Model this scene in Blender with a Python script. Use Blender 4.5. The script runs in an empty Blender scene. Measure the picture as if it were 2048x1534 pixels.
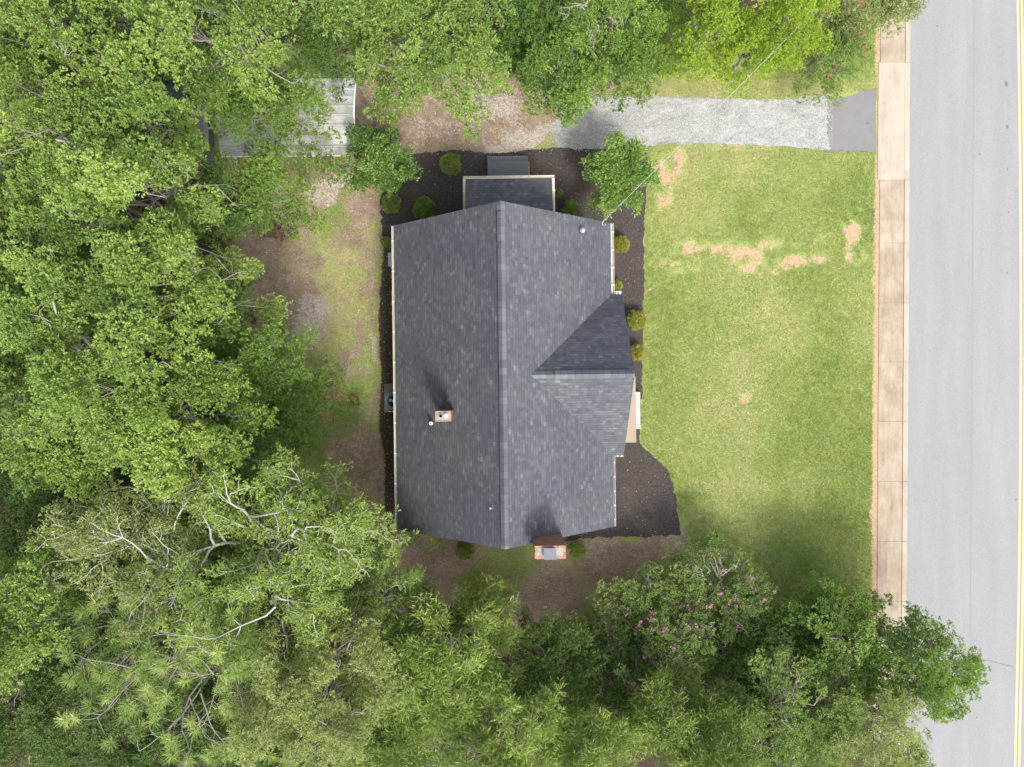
import bpy, math, random
import numpy as np
from mathutils import Vector

# ------------------------------------------------------------------ camera, sky, sun, exposure
SC = bpy.context.scene
COL = SC.collection
H = 35.0            # camera height over the ground
FPX = 1420.0        # focal length in pixels of the 2048 px wide photograph
cam_d = bpy.data.cameras.new('camera'); cam = bpy.data.objects.new('camera', cam_d); COL.objects.link(cam)
cam_d.sensor_width = 36.0; cam_d.lens = 36.0 * FPX / 2048.0
cam_d.clip_start = 0.1; cam_d.clip_end = 2000
cam.location = (0, 0, H); cam.rotation_euler = (0, 0, 0)
SC.camera = cam

SUN_V = Vector((0.38, -0.78, 1.0)).normalized()        # towards the sun
elev = math.asin(SUN_V.z); azim = math.atan2(SUN_V.x, SUN_V.y)
w = bpy.data.worlds.new('World'); SC.world = w; w.use_nodes = True
nt = w.node_tree; nt.nodes.clear()
wo = nt.nodes.new('ShaderNodeOutputWorld'); bg = nt.nodes.new('ShaderNodeBackground'); sky = nt.nodes.new('ShaderNodeTexSky')
sky.sky_type = 'NISHITA'; sky.sun_disc = False; sky.sun_elevation = elev; sky.sun_rotation = azim
sky.air_density = 1.3; sky.dust_density = 4.0; sky.ozone_density = 0.8
bg.inputs['Strength'].default_value = 0.15
hs = nt.nodes.new('ShaderNodeHueSaturation'); hs.inputs['Saturation'].default_value = 0.5      # thin high cloud
nt.links.new(sky.outputs[0], hs.inputs['Color']); nt.links.new(hs.outputs[0], bg.inputs[0]); nt.links.new(bg.outputs[0], wo.inputs[0])
sl = bpy.data.lights.new('sun', 'SUN'); sl.energy = 1.6; sl.angle = math.radians(11.0); sl.color = (1.0, 0.96, 0.90)
so = bpy.data.objects.new('sun', sl); COL.objects.link(so)
so.rotation_euler = SUN_V.to_track_quat('Z', 'Y').to_euler(); so.location = (20, -40, 60)
SC.view_settings.view_transform = 'Standard'; SC.view_settings.look = 'None'
SC.view_settings.exposure = 1.30; SC.view_settings.gamma = 1.0
SC.render.engine = 'CYCLES'
SC.cycles.max_bounces = 6; SC.cycles.diffuse_bounces = 3; SC.cycles.transmission_bounces = 4; SC.cycles.transparent_max_bounces = 4

RNG = np.random.default_rng(7)
random.seed(7)

def P(px, py, z=0.0):
    """a measured point of the photograph at height z -> its place in the world"""
    k = (H - z) / FPX
    return ((px - 1024) * k, (767 - py) * k, z)

# ------------------------------------------------------------------ materials
def mat(name):
    m = bpy.data.materials.new(name); m.use_nodes = True
    t = m.node_tree; t.nodes.clear()
    out = t.nodes.new('ShaderNodeOutputMaterial'); b = t.nodes.new('ShaderNodeBsdfPrincipled')
    t.links.new(b.outputs[0], out.inputs[0])
    b.inputs['Specular IOR Level'].default_value = 0.25
    return m, t, b, out
class N:
    """small node builder"""
    def __init__(s, t): s.t = t
    def _in(s, sock, v):
        if v is None: return
        if hasattr(v, 'is_output') or isinstance(v, bpy.types.NodeSocket): s.t.links.new(v, sock)
        else:
            if sock.type == 'RGBA' and not isinstance(v, (int, float)) and len(v) == 3: v = (*v, 1)
            sock.default_value = v
    def coord(s, k='Object'): return s.t.nodes.new('ShaderNodeTexCoord').outputs[k]
    def pos(s): return s.t.nodes.new('ShaderNodeNewGeometry').outputs['Position']
    def attr(s, n, o='Fac'):
        a = s.t.nodes.new('ShaderNodeAttribute'); a.attribute_name = n; return a.outputs[o]
    def noise(s, v, scale, detail=4, rough=0.55, dist=0.0):
        n = s.t.nodes.new('ShaderNodeTexNoise'); s._in(n.inputs['Vector'], v); n.inputs['Scale'].default_value = scale
        n.inputs['Detail'].default_value = detail; n.inputs['Roughness'].default_value = rough; n.inputs['Distortion'].default_value = dist
        return n.outputs['Fac']
    def voro(s, v, scale, out='Color', feat='F1'):
        n = s.t.nodes.new('ShaderNodeTexVoronoi'); n.feature = feat; s._in(n.inputs['Vector'], v); n.inputs['Scale'].default_value = scale
        return n.outputs[out]
    def white(s, v):
        n = s.t.nodes.new('ShaderNodeTexWhiteNoise'); n.noise_dimensions = '3D'; s._in(n.inputs['Vector'], v); return n.outputs['Value']
    def math(s, op, a, b=None, c=None, clamp=False):
        n = s.t.nodes.new('ShaderNodeMath'); n.operation = op; n.use_clamp = clamp
        s._in(n.inputs[0], a); s._in(n.inputs[1], b)
        if c is not None: s._in(n.inputs[2], c)
        return n.outputs[0]
    def mix(s, f, a, b, mode='MIX'):
        n = s.t.nodes.new('ShaderNodeMix'); n.data_type = 'RGBA'; n.blend_type = mode
        s._in(n.inputs[0], f); s._in(n.inputs[6], a); s._in(n.inputs[7], b); return n.outputs[2]
    def ramp(s, f, stops, interp='LINEAR'):
        n = s.t.nodes.new('ShaderNodeValToRGB'); s._in(n.inputs[0], f); cr = n.color_ramp; cr.interpolation = interp
        while len(cr.elements) < len(stops): cr.elements.new(0.5)
        for e, (p, c) in zip(cr.elements, stops):
            e.position = p; e.color = (*c, 1) if not isinstance(c, (int, float)) else (c, c, c, 1)
        return n.outputs[0]
    def step(s, f, lo, hi):
        n = s.t.nodes.new('ShaderNodeMapRange'); n.interpolation_type = 'SMOOTHSTEP'
        s._in(n.inputs[0], f); n.inputs[1].default_value = lo; n.inputs[2].default_value = hi; return n.outputs[0]
    def sep(s, v):
        n = s.t.nodes.new('ShaderNodeSeparateXYZ'); s._in(n.inputs[0], v); return n.outputs
    def sepc(s, v):
        n = s.t.nodes.new('ShaderNodeSeparateColor'); s._in(n.inputs[0], v); return n.outputs
    def comb(s, x, y, z):
        n = s.t.nodes.new('ShaderNodeCombineXYZ'); s._in(n.inputs[0], x); s._in(n.inputs[1], y); s._in(n.inputs[2], z); return n.outputs[0]
    def scalev(s, v, sc):
        n = s.t.nodes.new('ShaderNodeMapping'); s._in(n.inputs[0], v); n.inputs['Scale'].default_value = sc; return n.outputs[0]
    def bump(s, h, strength, dist=0.02):
        n = s.t.nodes.new('ShaderNodeBump'); s._in(n.inputs['Height'], h); n.inputs['Strength'].default_value = strength
        n.inputs['Distance'].default_value = dist; return n.outputs[0]

def simple(name, col, var=0.12, scale=6.0, rough=0.7, metal=0.0, spec=None, fine=40.0):
    m, t, b, _ = mat(name); n = N(t)
    c = n.coord(); a = n.noise(c, scale, 5); f = n.noise(c, fine, 3)
    s = n.math('ADD', n.math('MULTIPLY', n.math('SUBTRACT', a, 0.5), 2 * var), n.math('MULTIPLY', n.math('SUBTRACT', f, 0.5), var))
    k = n.math('ADD', s, 1.0)
    t.links.new(n.mix(1.0, col, n.comb(k, k, k), 'MULTIPLY'), b.inputs['Base Color'])
    b.inputs['Roughness'].default_value = rough; b.inputs['Metallic'].default_value = metal
    if spec is not None: b.inputs['Specular IOR Level'].default_value = spec
    return m

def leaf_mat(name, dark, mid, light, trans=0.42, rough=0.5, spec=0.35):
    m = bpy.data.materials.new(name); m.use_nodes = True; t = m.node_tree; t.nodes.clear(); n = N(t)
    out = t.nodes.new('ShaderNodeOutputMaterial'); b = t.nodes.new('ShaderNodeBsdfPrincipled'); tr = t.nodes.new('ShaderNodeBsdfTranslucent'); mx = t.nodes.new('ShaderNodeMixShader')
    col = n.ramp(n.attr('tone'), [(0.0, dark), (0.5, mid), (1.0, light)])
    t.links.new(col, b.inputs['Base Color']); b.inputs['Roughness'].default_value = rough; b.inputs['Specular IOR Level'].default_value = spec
    tc = n.mix(1.0, col, (1.15, 1.25, 0.55), 'MULTIPLY'); t.links.new(tc, tr.inputs[0])
    mx.inputs[0].default_value = trans
    t.links.new(b.outputs[0], mx.inputs[1]); t.links.new(tr.outputs[0], mx.inputs[2]); t.links.new(mx.outputs[0], out.inputs[0])
    return m

M = {}
# foliage
M['oak'] = leaf_mat('leaf_oak', (0.075, 0.13, 0.028), (0.185, 0.275, 0.058), (0.31, 0.405, 0.10))
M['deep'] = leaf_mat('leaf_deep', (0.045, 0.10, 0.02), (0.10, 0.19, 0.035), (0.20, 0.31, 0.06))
M['lime'] = leaf_mat('leaf_lime', (0.13, 0.20, 0.02), (0.24, 0.34, 0.03), (0.36, 0.46, 0.05))
M['olive'] = leaf_mat('leaf_olive', (0.12, 0.155, 0.045), (0.23, 0.285, 0.095), (0.37, 0.42, 0.16))
M['olivebright'] = leaf_mat('leaf_olive_bright', (0.14, 0.20, 0.05), (0.24, 0.32, 0.08), (0.36, 0.46, 0.11))
M['mid'] = leaf_mat('leaf_mid', (0.07, 0.135, 0.025), (0.15, 0.245, 0.045), (0.27, 0.38, 0.075))
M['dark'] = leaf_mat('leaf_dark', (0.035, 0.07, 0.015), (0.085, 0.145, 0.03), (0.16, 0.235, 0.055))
M['bay'] = leaf_mat('leaf_glossy', (0.07, 0.15, 0.025), (0.18, 0.30, 0.06), (0.42, 0.48, 0.15), rough=0.35, spec=0.5)
M['willow'] = leaf_mat('leaf_willow', (0.10, 0.155, 0.03), (0.20, 0.275, 0.06), (0.35, 0.43, 0.115))
M['golden'] = leaf_mat('leaf_golden', (0.15, 0.17, 0.025), (0.31, 0.31, 0.055), (0.48, 0.42, 0.09))
M['box'] = leaf_mat('leaf_box', (0.10, 0.155, 0.03), (0.20, 0.27, 0.06), (0.31, 0.37, 0.10))
M['needle'] = leaf_mat('leaf_needle', (0.13, 0.20, 0.06), (0.27, 0.36, 0.11), (0.50, 0.56, 0.22))
M['myrtle'] = leaf_mat('leaf_myrtle', (0.09, 0.145, 0.035), (0.20, 0.285, 0.075), (0.33, 0.42, 0.12))
M['grass'] = leaf_mat('grass_blades', (0.44, 0.38, 0.20), (0.31, 0.335, 0.12), (0.165, 0.215, 0.06), trans=0.25, rough=0.6, spec=0.2)
M['bloom'] = leaf_mat('bloom_pink', (0.6, 0.15, 0.42), (0.75, 0.28, 0.58), (0.85, 0.48, 0.74))
M['bloomred'] = leaf_mat('bloom_red', (0.5, 0.05, 0.12), (0.65, 0.09, 0.2), (0.7, 0.25, 0.2))
M['dry'] = leaf_mat('leaf_dry', (0.16, 0.10, 0.05), (0.33, 0.24, 0.14), (0.60, 0.52, 0.38))
M['bark'] = simple('bark_brown', (0.16, 0.125, 0.10), 0.35, 3, 0.9)
M['barkpale'] = simple('bark_pale', (0.25, 0.225, 0.195), 0.3, 4, 0.85)
M['barkwhite'] = simple('bark_white', (0.38, 0.37, 0.33), 0.25, 5, 0.8)
M['twig'] = simple('bark_twig', (0.27, 0.23, 0.18), 0.3, 5, 0.85)
# building
M['concrete'] = simple('concrete_pale', (0.42, 0.40, 0.36), 0.12, 2.0, 0.85)
M['cement'] = simple('cement_wash', (0.26, 0.25, 0.215), 0.45, 9.0, 0.9)
M['cream'] = simple('gutter_cream', (0.50, 0.46, 0.39), 0.2, 5.0, 0.5)
M['white'] = simple('paint_white', (0.72, 0.70, 0.66), 0.06, 5.0, 0.5)
M['greypaint'] = simple('deck_grey', (0.115, 0.12, 0.135), 0.14, 3.0, 0.6)
M['darkmetal'] = simple('metal_dark', (0.115, 0.12, 0.14), 0.1, 3.0, 0.45, 0.2)
M['galv'] = simple('metal_galvanised', (0.55, 0.56, 0.58), 0.15, 6, 0.35, 0.7)
M['acgreen'] = simple('unit_green_grey', (0.10, 0.16, 0.17), 0.1, 6, 0.45)
M['black'] = simple('hollow_black', (0.012, 0.011, 0.010), 0.1, 6, 0.8)  # painted black for the dark hollows of flue and vent pipe
M['wood'] = simple('wood_weathered', (0.20, 0.17, 0.14), 0.2, 8, 0.8)
M['utilgrey'] = simple('utility_grey', (0.30, 0.32, 0.32), 0.1, 8, 0.6)
M['cable'] = simple('cable_alu', (0.36, 0.36, 0.35), 0.1, 8, 0.6)
M['doorpaint'] = simple('door_paint', (0.20, 0.05, 0.04), 0.1, 4, 0.5)
def glass():
    m, t, b, _ = mat('window_glass'); b.inputs['Base Color'].default_value = (0.03, 0.04, 0.05, 1); b.inputs['Roughness'].default_value = 0.08
    b.inputs['Specular IOR Level'].default_value = 0.6; return m
M['glass'] = glass()
def brick_mat(name, c1, c2, mort):
    m, t, b, _ = mat(name); n = N(t)
    bt = t.nodes.new('ShaderNodeTexBrick'); uv = n.coord('UV')
    t.links.new(uv, bt.inputs['Vector'])
    bt.inputs['Scale'].default_value = 1.0; bt.inputs['Brick Width'].default_value = 0.21; bt.inputs['Row Height'].default_value = 0.075
    bt.inputs['Mortar Size'].default_value = 0.007; bt.inputs['Color1'].default_value = (*c1, 1); bt.inputs['Color2'].default_value = (*c2, 1); bt.inputs['Mortar'].default_value = (*mort, 1)
    k = n.ramp(n.noise(n.coord(), 7, 4), [(0.25, 0.65), (0.75, 1.3)])
    t.links.new(n.mix(1.0, bt.outputs['Color'], k, 'MULTIPLY'), b.inputs['Base Color']); b.inputs['Roughness'].default_value = 0.9
    t.links.new(n.bump(bt.outputs['Fac'], -0.4, 0.01), b.inputs['Normal'])
    return m
M['brick'] = brick_mat('brick_red', (0.25, 0.09, 0.055), (0.15, 0.065, 0.045), (0.24, 0.19, 0.16))
M['brickpale'] = brick_mat('brick_pale', (0.34, 0.15, 0.10), (0.26, 0.115, 0.085), (0.33, 0.26, 0.21))

def shingle_mat(name, k=1.0, cap=False):
    m, t, b, _ = mat(name); n = N(t)
    u, v, _z = n.sep(n.coord('UV'))
    if cap:
        row = n.math('FLOOR', n.math('DIVIDE', u, 0.29)); r = n.white(n.comb(row, 3.1, 0.0))
        val = n.math('ADD', n.math('MULTIPLY', r, 0.55), 0.30); fr = n.math('FRACT', n.math('DIVIDE', u, 0.29))
        line = n.math('LESS_THAN', fr, 0.06)
    else:
        vr = n.math('DIVIDE', v, 0.143); row = n.math('FLOOR', vr); rr = n.white(n.comb(row, 0.5, 7.0))
        shift = n.math('MULTIPLY', rr, 3.7)
        a = n.math('FLOOR', n.math('ADD', n.math('DIVIDE', u, 0.165), shift))
        c = n.math('FLOOR', n.math('ADD', n.math('DIVIDE', u, 0.31), n.math('MULTIPLY', rr, 9.1)))
        ra = n.white(n.comb(a, row, 1.0)); rc = n.white(n.comb(c, row, 2.0))
        tall = n.white(n.comb(a, n.math('FLOOR', n.math('MULTIPLY', row, 0.5)), 4.0))
        val = n.math('ADD', n.math('MULTIPLY', n.math('POWER', ra, 1.6), 0.35), n.math('MULTIPLY', rc, 0.36))
        val = n.math('ADD', val, n.math('MULTIPLY', n.math('GREATER_THAN', tall, 0.86), 0.28))
        fr = n.math('FRACT', vr)
        line = n.math('LESS_THAN', fr, 0.17)  # shadow band of each shingle course, put into the colour
    col = n.ramp(val, [(0.0, (0.056 * k, 0.060 * k, 0.070 * k)), (0.45, (0.078 * k, 0.083 * k, 0.096 * k)), (0.75, (0.101 * k, 0.107 * k, 0.122 * k)), (1.0, (0.135 * k, 0.142 * k, 0.158 * k))])
    big = n.ramp(n.noise(n.coord(), 0.35, 3), [(0.35, (0.9, 0.9, 0.93)), (0.65, (1.1, 1.09, 1.03))])
    spk = n.ramp(n.noise(n.coord(), 60, 2), [(0.3, 0.82), (0.7, 1.2)])
    col = n.mix(1.0, n.mix(1.0, col, big, 'MULTIPLY'), spk, 'MULTIPLY')
    col = n.mix(n.math('MULTIPLY', line, 0.42), col, (0.02, 0.021, 0.025))
    t.links.new(col, b.inputs['Base Color']); b.inputs['Roughness'].default_value = 0.85; b.inputs['Specular IOR Level'].default_value = 0.3
    hgt = n.math('SUBTRACT', 1.0, fr)
    t.links.new(n.bump(n.math('ADD', hgt, n.math('MULTIPLY', val, 0.7)), 0.35, 0.012), b.inputs['Normal'])
    return m
M['shingle'] = shingle_mat('shingle_charcoal')
M['shinglecap'] = shingle_mat('shingle_ridge_cap', 1.08, True)
M['shingleold'] = shingle_mat('shingle_old_dark', 0.55)

def metal_roof():
    m, t, b, _ = mat('metal_roof_white'); n = N(t)
    c = n.coord(); a = n.noise(c, 1.3, 5, 0.65)
    col = n.ramp(a, [(0.25, (0.22, 0.20, 0.165)), (0.45, (0.37, 0.365, 0.345)), (0.7, (0.45, 0.455, 0.45))])
    s = n.ramp(n.noise(n.scalev(c, (2, 14, 2)), 1.6, 4), [(0.3, 0.8), (0.65, 1.08)])
    t.links.new(n.mix(1.0, col, s, 'MULTIPLY'), b.inputs['Base Color']); b.inputs['Roughness'].default_value = 0.5; b.inputs['Metallic'].default_value = 0.1
    return m
M['metalroof'] = metal_roof()

def ground_mat():
    m, t, b, _ = mat('ground_lawn_and_soil'); n = N(t); p = n.pos()
    A = n.sepc(n.attr('wa', 'Color')); B = n.sepc(n.attr('wb', 'Color'))
    n1 = n.noise(p, 0.8, 6, 0.6); n2 = n.noise(p, 3.0, 6, 0.65); n3 = n.noise(p, 13, 5, 0.85); n4 = n.noise(p, 45, 3, 0.8)
    n5 = n.noise(n.scalev(p, (1, 1, 1)), 7.0, 6, 0.75)
    f = n.math('ADD', n.math('MULTIPLY', n.math('SUBTRACT', n2, 0.5), 1.4), B[0])
    f = n.math('ADD', f, n.math('MULTIPLY', n.math('SUBTRACT', n3, 0.5), 0.7))
    grass = n.ramp(f, [(0.0, (0.34, 0.29, 0.15)), (0.35, (0.25, 0.28, 0.10)), (0.65, (0.18, 0.23, 0.062)), (1.0, (0.11, 0.16, 0.038))])
    gf = n.ramp(n.math('ADD', n.math('MULTIPLY', n4, 0.25), n.math('MULTIPLY', n3, 0.75)), [(0.36, 0.55), (0.5, 1.0), (0.64, 1.5)])
    grass = n.mix(1.0, grass, gf, 'MULTIPLY')
    df = n.math('ADD', n.math('ADD', n.math('MULTIPLY', n5, 0.6), n.math('MULTIPLY', n1, 0.5)), n.math('MULTIPLY', n.math('SUBTRACT', n2, 0.6), 0.6))
    dirt = n.ramp(df, [(0.25, (0.125, 0.088, 0.06)), (0.5, (0.235, 0.175, 0.125)), (0.75, (0.35, 0.285, 0.215))])
    spk = n.ramp(n.math('ADD', n.math('MULTIPLY', n4, 0.3), n.math('MULTIPLY', n3, 0.7)), [(0.36, 0.55), (0.5, 1.0), (0.66, 1.7)])
    dirt = n.mix(1.0, dirt, spk, 'MULTIPLY')
    clay = n.ramp(n5, [(0.3, (0.28, 0.18, 0.105)), (0.6, (0.40, 0.285, 0.185))])
    clay = n.mix(1.0, clay, gf, 'MULTIPLY')
    pale = n.ramp(n5, [(0.3, (0.26, 0.215, 0.17)), (0.65, (0.42, 0.375, 0.33))])
    pale = n.mix(1.0, pale, spk, 'MULTIPLY')
    litter = n.ramp(n3, [(0.3, (0.022, 0.016, 0.012)), (0.55, (0.062, 0.043, 0.032)), (0.75, (0.13, 0.095, 0.07))])
    def msk(w, amp=0.75, lo=0.42, hi=0.60):
        q = n.math('ADD', w, n.math('MULTIPLY', n.math('SUBTRACT', n5, 0.5), amp * 1.7))
        q = n.math('ADD', q, n.math('MULTIPLY', n.math('SUBTRACT', n2, 0.5), amp * 0.9))
        q = n.math('ADD', q, n.math('MULTIPLY', n.math('SUBTRACT', n4, 0.5), 0.8))
        return n.step(q, lo, hi)
    col = n.mix(msk(A[0], 1.0, 0.30, 0.78), grass, dirt)
    col = n.mix(msk(B[1], 0.9, 0.35, 0.95), col, pale)
    col = n.mix(msk(A[1], 0.9, 0.42, 0.72), col, clay)
    col = n.mix(msk(A[2], 0.7, 0.35, 0.65), col, litter)
    t.links.new(col, b.inputs['Base Color']); b.inputs['Roughness'].default_value = 0.95; b.inputs['Specular IOR Level'].default_value = 0.1
    t.links.new(n.bump(n.math('ADD', n4, n3), 0.5, 0.04), b.inputs['Normal'])
    return m
M['ground'] = ground_mat()
def mulch_mat():
    m, t, b, _ = mat('mulch_dark'); n = N(t); p = n.pos()
    a = n.noise(p, 38, 3, 0.8); c = n.noise(p, 1.1, 5, 0.6); d = n.noise(p, 9, 4, 0.7)
    col = n.ramp(n.math('ADD', n.math('MULTIPLY', a, 0.6), n.math('MULTIPLY', d, 0.4)), [(0.33, (0.024, 0.020, 0.018)), (0.5, (0.054, 0.046, 0.043)), (0.64, (0.11, 0.093, 0.084))])
    brn = n.ramp(a, [(0.35, (0.05, 0.036, 0.028)), (0.65, (0.14, 0.11, 0.09))])
    col = n.mix(n.math('MULTIPLY', n.step(c, 0.50, 0.80), 0.75), col, brn)
    v = n.voro(p, 24, 'Distance'); w_ = n.sepc(n.voro(p, 24, 'Color'))[0]
    sp = n.math('MULTIPLY', n.math('LESS_THAN', v, 0.28), n.math('GREATER_THAN', w_, 0.93))
    col = n.mix(n.math('MULTIPLY', sp, 0.5), col, (0.17, 0.135, 0.10))
    t.links.new(col, b.inputs['Base Color']); b.inputs['Roughness'].default_value = 0.95; b.inputs['Specular IOR Level'].default_value = 0.1
    t.links.new(n.bump(a, 0.8, 0.03), b.inputs['Normal']); return m
M['mulch'] = mulch_mat()
def gravel_mat():
    m, t, b, _ = mat('gravel_pale'); n = N(t); p = n.pos()
    v = n.sepc(n.voro(p, 26, 'Color'))[0]; a = n.noise(n.scalev(p, (0.55, 1.0, 1)), 1.5, 7, 0.7, 1.2); d = n.noise(p, 30, 3, 0.7)
    f = n.math('ADD', n.math('MULTIPLY', a, 0.75), n.math('ADD', n.math('MULTIPLY', v, 0.15), n.math('MULTIPLY', n.math('SUBTRACT', d, 0.5), 0.35)))
    col = n.ramp(f, [(0.27, (0.16, 0.157, 0.15)), (0.42, (0.255, 0.25, 0.24)), (0.56, (0.36, 0.355, 0.342)), (0.70, (0.47, 0.465, 0.45))])
    t.links.new(col, b.inputs['Base Color']); b.inputs['Roughness'].default_value = 0.95
    t.links.new(n.bump(v, 0.5, 0.03), b.inputs['Normal']); return m
M['gravel'] = gravel_mat()
def asphalt_mat(name, base, warm=0.0, streak=True):
    m, t, b, _ = mat(name); n = N(t); p = n.pos()
    a = n.noise(p, 15, 5, 0.9); c = n.noise(n.scalev(p, (1.0, 0.12, 1)) if streak else p, 1.3, 5, 0.6); d = n.noise(p, 14, 4, 0.7)
    f = n.math('ADD', n.math('ADD', n.math('MULTIPLY', n.math('SUBTRACT', a, 0.5), 0.85), n.math('MULTIPLY', n.math('SUBTRACT', c, 0.5), 0.28)), n.math('ADD', n.math('MULTIPLY', n.math('SUBTRACT', d, 0.5), 0.18), 1.0))
    v = n.voro(p, 3.1, 'Distance'); w_ = n.sepc(n.voro(p, 3.1, 'Color'))[0]
    sp = n.math('MULTIPLY', n.math('LESS_THAN', v, 0.07), n.math('GREATER_THAN', w_, 0.8))
    col = n.mix(1.0, base, n.comb(f, f, f), 'MULTIPLY')
    col = n.mix(n.math('MULTIPLY', sp, 0.5), col, (0.08, 0.08, 0.09))
    t.links.new(col, b.inputs['Base Color']); b.inputs['Roughness'].default_value = 0.85
    t.links.new(n.bump(a, 0.3, 0.01), b.inputs['Normal']); return m
M['road'] = asphalt_mat('asphalt_road', (0.214, 0.216, 0.222))
M['drive'] = asphalt_mat('asphalt_apron', (0.165, 0.158, 0.158), streak=False)
def walk_mat():
    m, t, b, _ = mat('sidewalk_concrete'); n = N(t); p = n.pos()
    a = n.noise(p, 0.9, 6, 0.65); c = n.noise(n.scalev(p, (2.2, 0.5, 1)), 1.5, 5, 0.7); d = n.noise(p, 40, 3, 0.7)
    st = n.attr('stain')
    f = n.math('ADD', n.math('MULTIPLY', a, 0.5), n.math('MULTIPLY', c, 0.5))
    clean = n.ramp(f, [(0.3, (0.275, 0.24, 0.19)), (0.6, (0.365, 0.325, 0.27))])
    dirty = n.ramp(f, [(0.32, (0.18, 0.135, 0.09)), (0.5, (0.275, 0.22, 0.16)), (0.66, (0.355, 0.305, 0.245))])
    col = n.mix(st, clean, dirty)
    k = n.ramp(d, [(0.3, 0.85), (0.7, 1.15)])
    col = n.mix(1.0, col, k, 'MULTIPLY')
    t.links.new(col, b.inputs['Base Color']); b.inputs['Roughness'].default_value = 0.9; return m
M['walk'] = walk_mat()
def paint_mat():
    m, t, b, _ = mat('road_paint_yellow'); n = N(t); p = n.pos()
    a = n.noise(p, 12, 5, 0.7)
    col = n.ramp(a, [(0.30, (0.34, 0.30, 0.21)), (0.5, (0.48, 0.39, 0.20))])
    t.links.new(col, b.inputs['Base Color']); b.inputs['Roughness'].default_value = 0.7; return m
M['paint'] = paint_mat()
M['tar'] = simple('tar_stain', (0.12, 0.12, 0.135), 0.2, 8, 0.7)
M['tarseam'] = simple('tar_seam', (0.205, 0.205, 0.215), 0.1, 8, 0.8)

# ------------------------------------------------------------------ mesh helpers
def link_mesh(name, me, material, parent=None, smooth=False):
    o = bpy.data.objects.new(name, me); COL.objects.link(o)
    if material is not None: me.materials.append(material)
    if parent is not None: o.parent = parent
    if smooth: me.polygons.foreach_set('use_smooth', [True] * len(me.polygons))
    return o
def empty(name, loc=(0, 0, 0), rz=0.0):
    o = bpy.data.objects.new(name, None); COL.objects.link(o); o.location = loc; o.rotation_euler = (0, 0, rz); o.empty_display_size = 0.3
    return o
def tag(o, label=None, cat=None, group=None, kind=None):
    if label: o['label'] = label
    if cat: o['category'] = cat
    if group: o['group'] = group
    if kind: o['kind'] = kind
    return o

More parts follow.
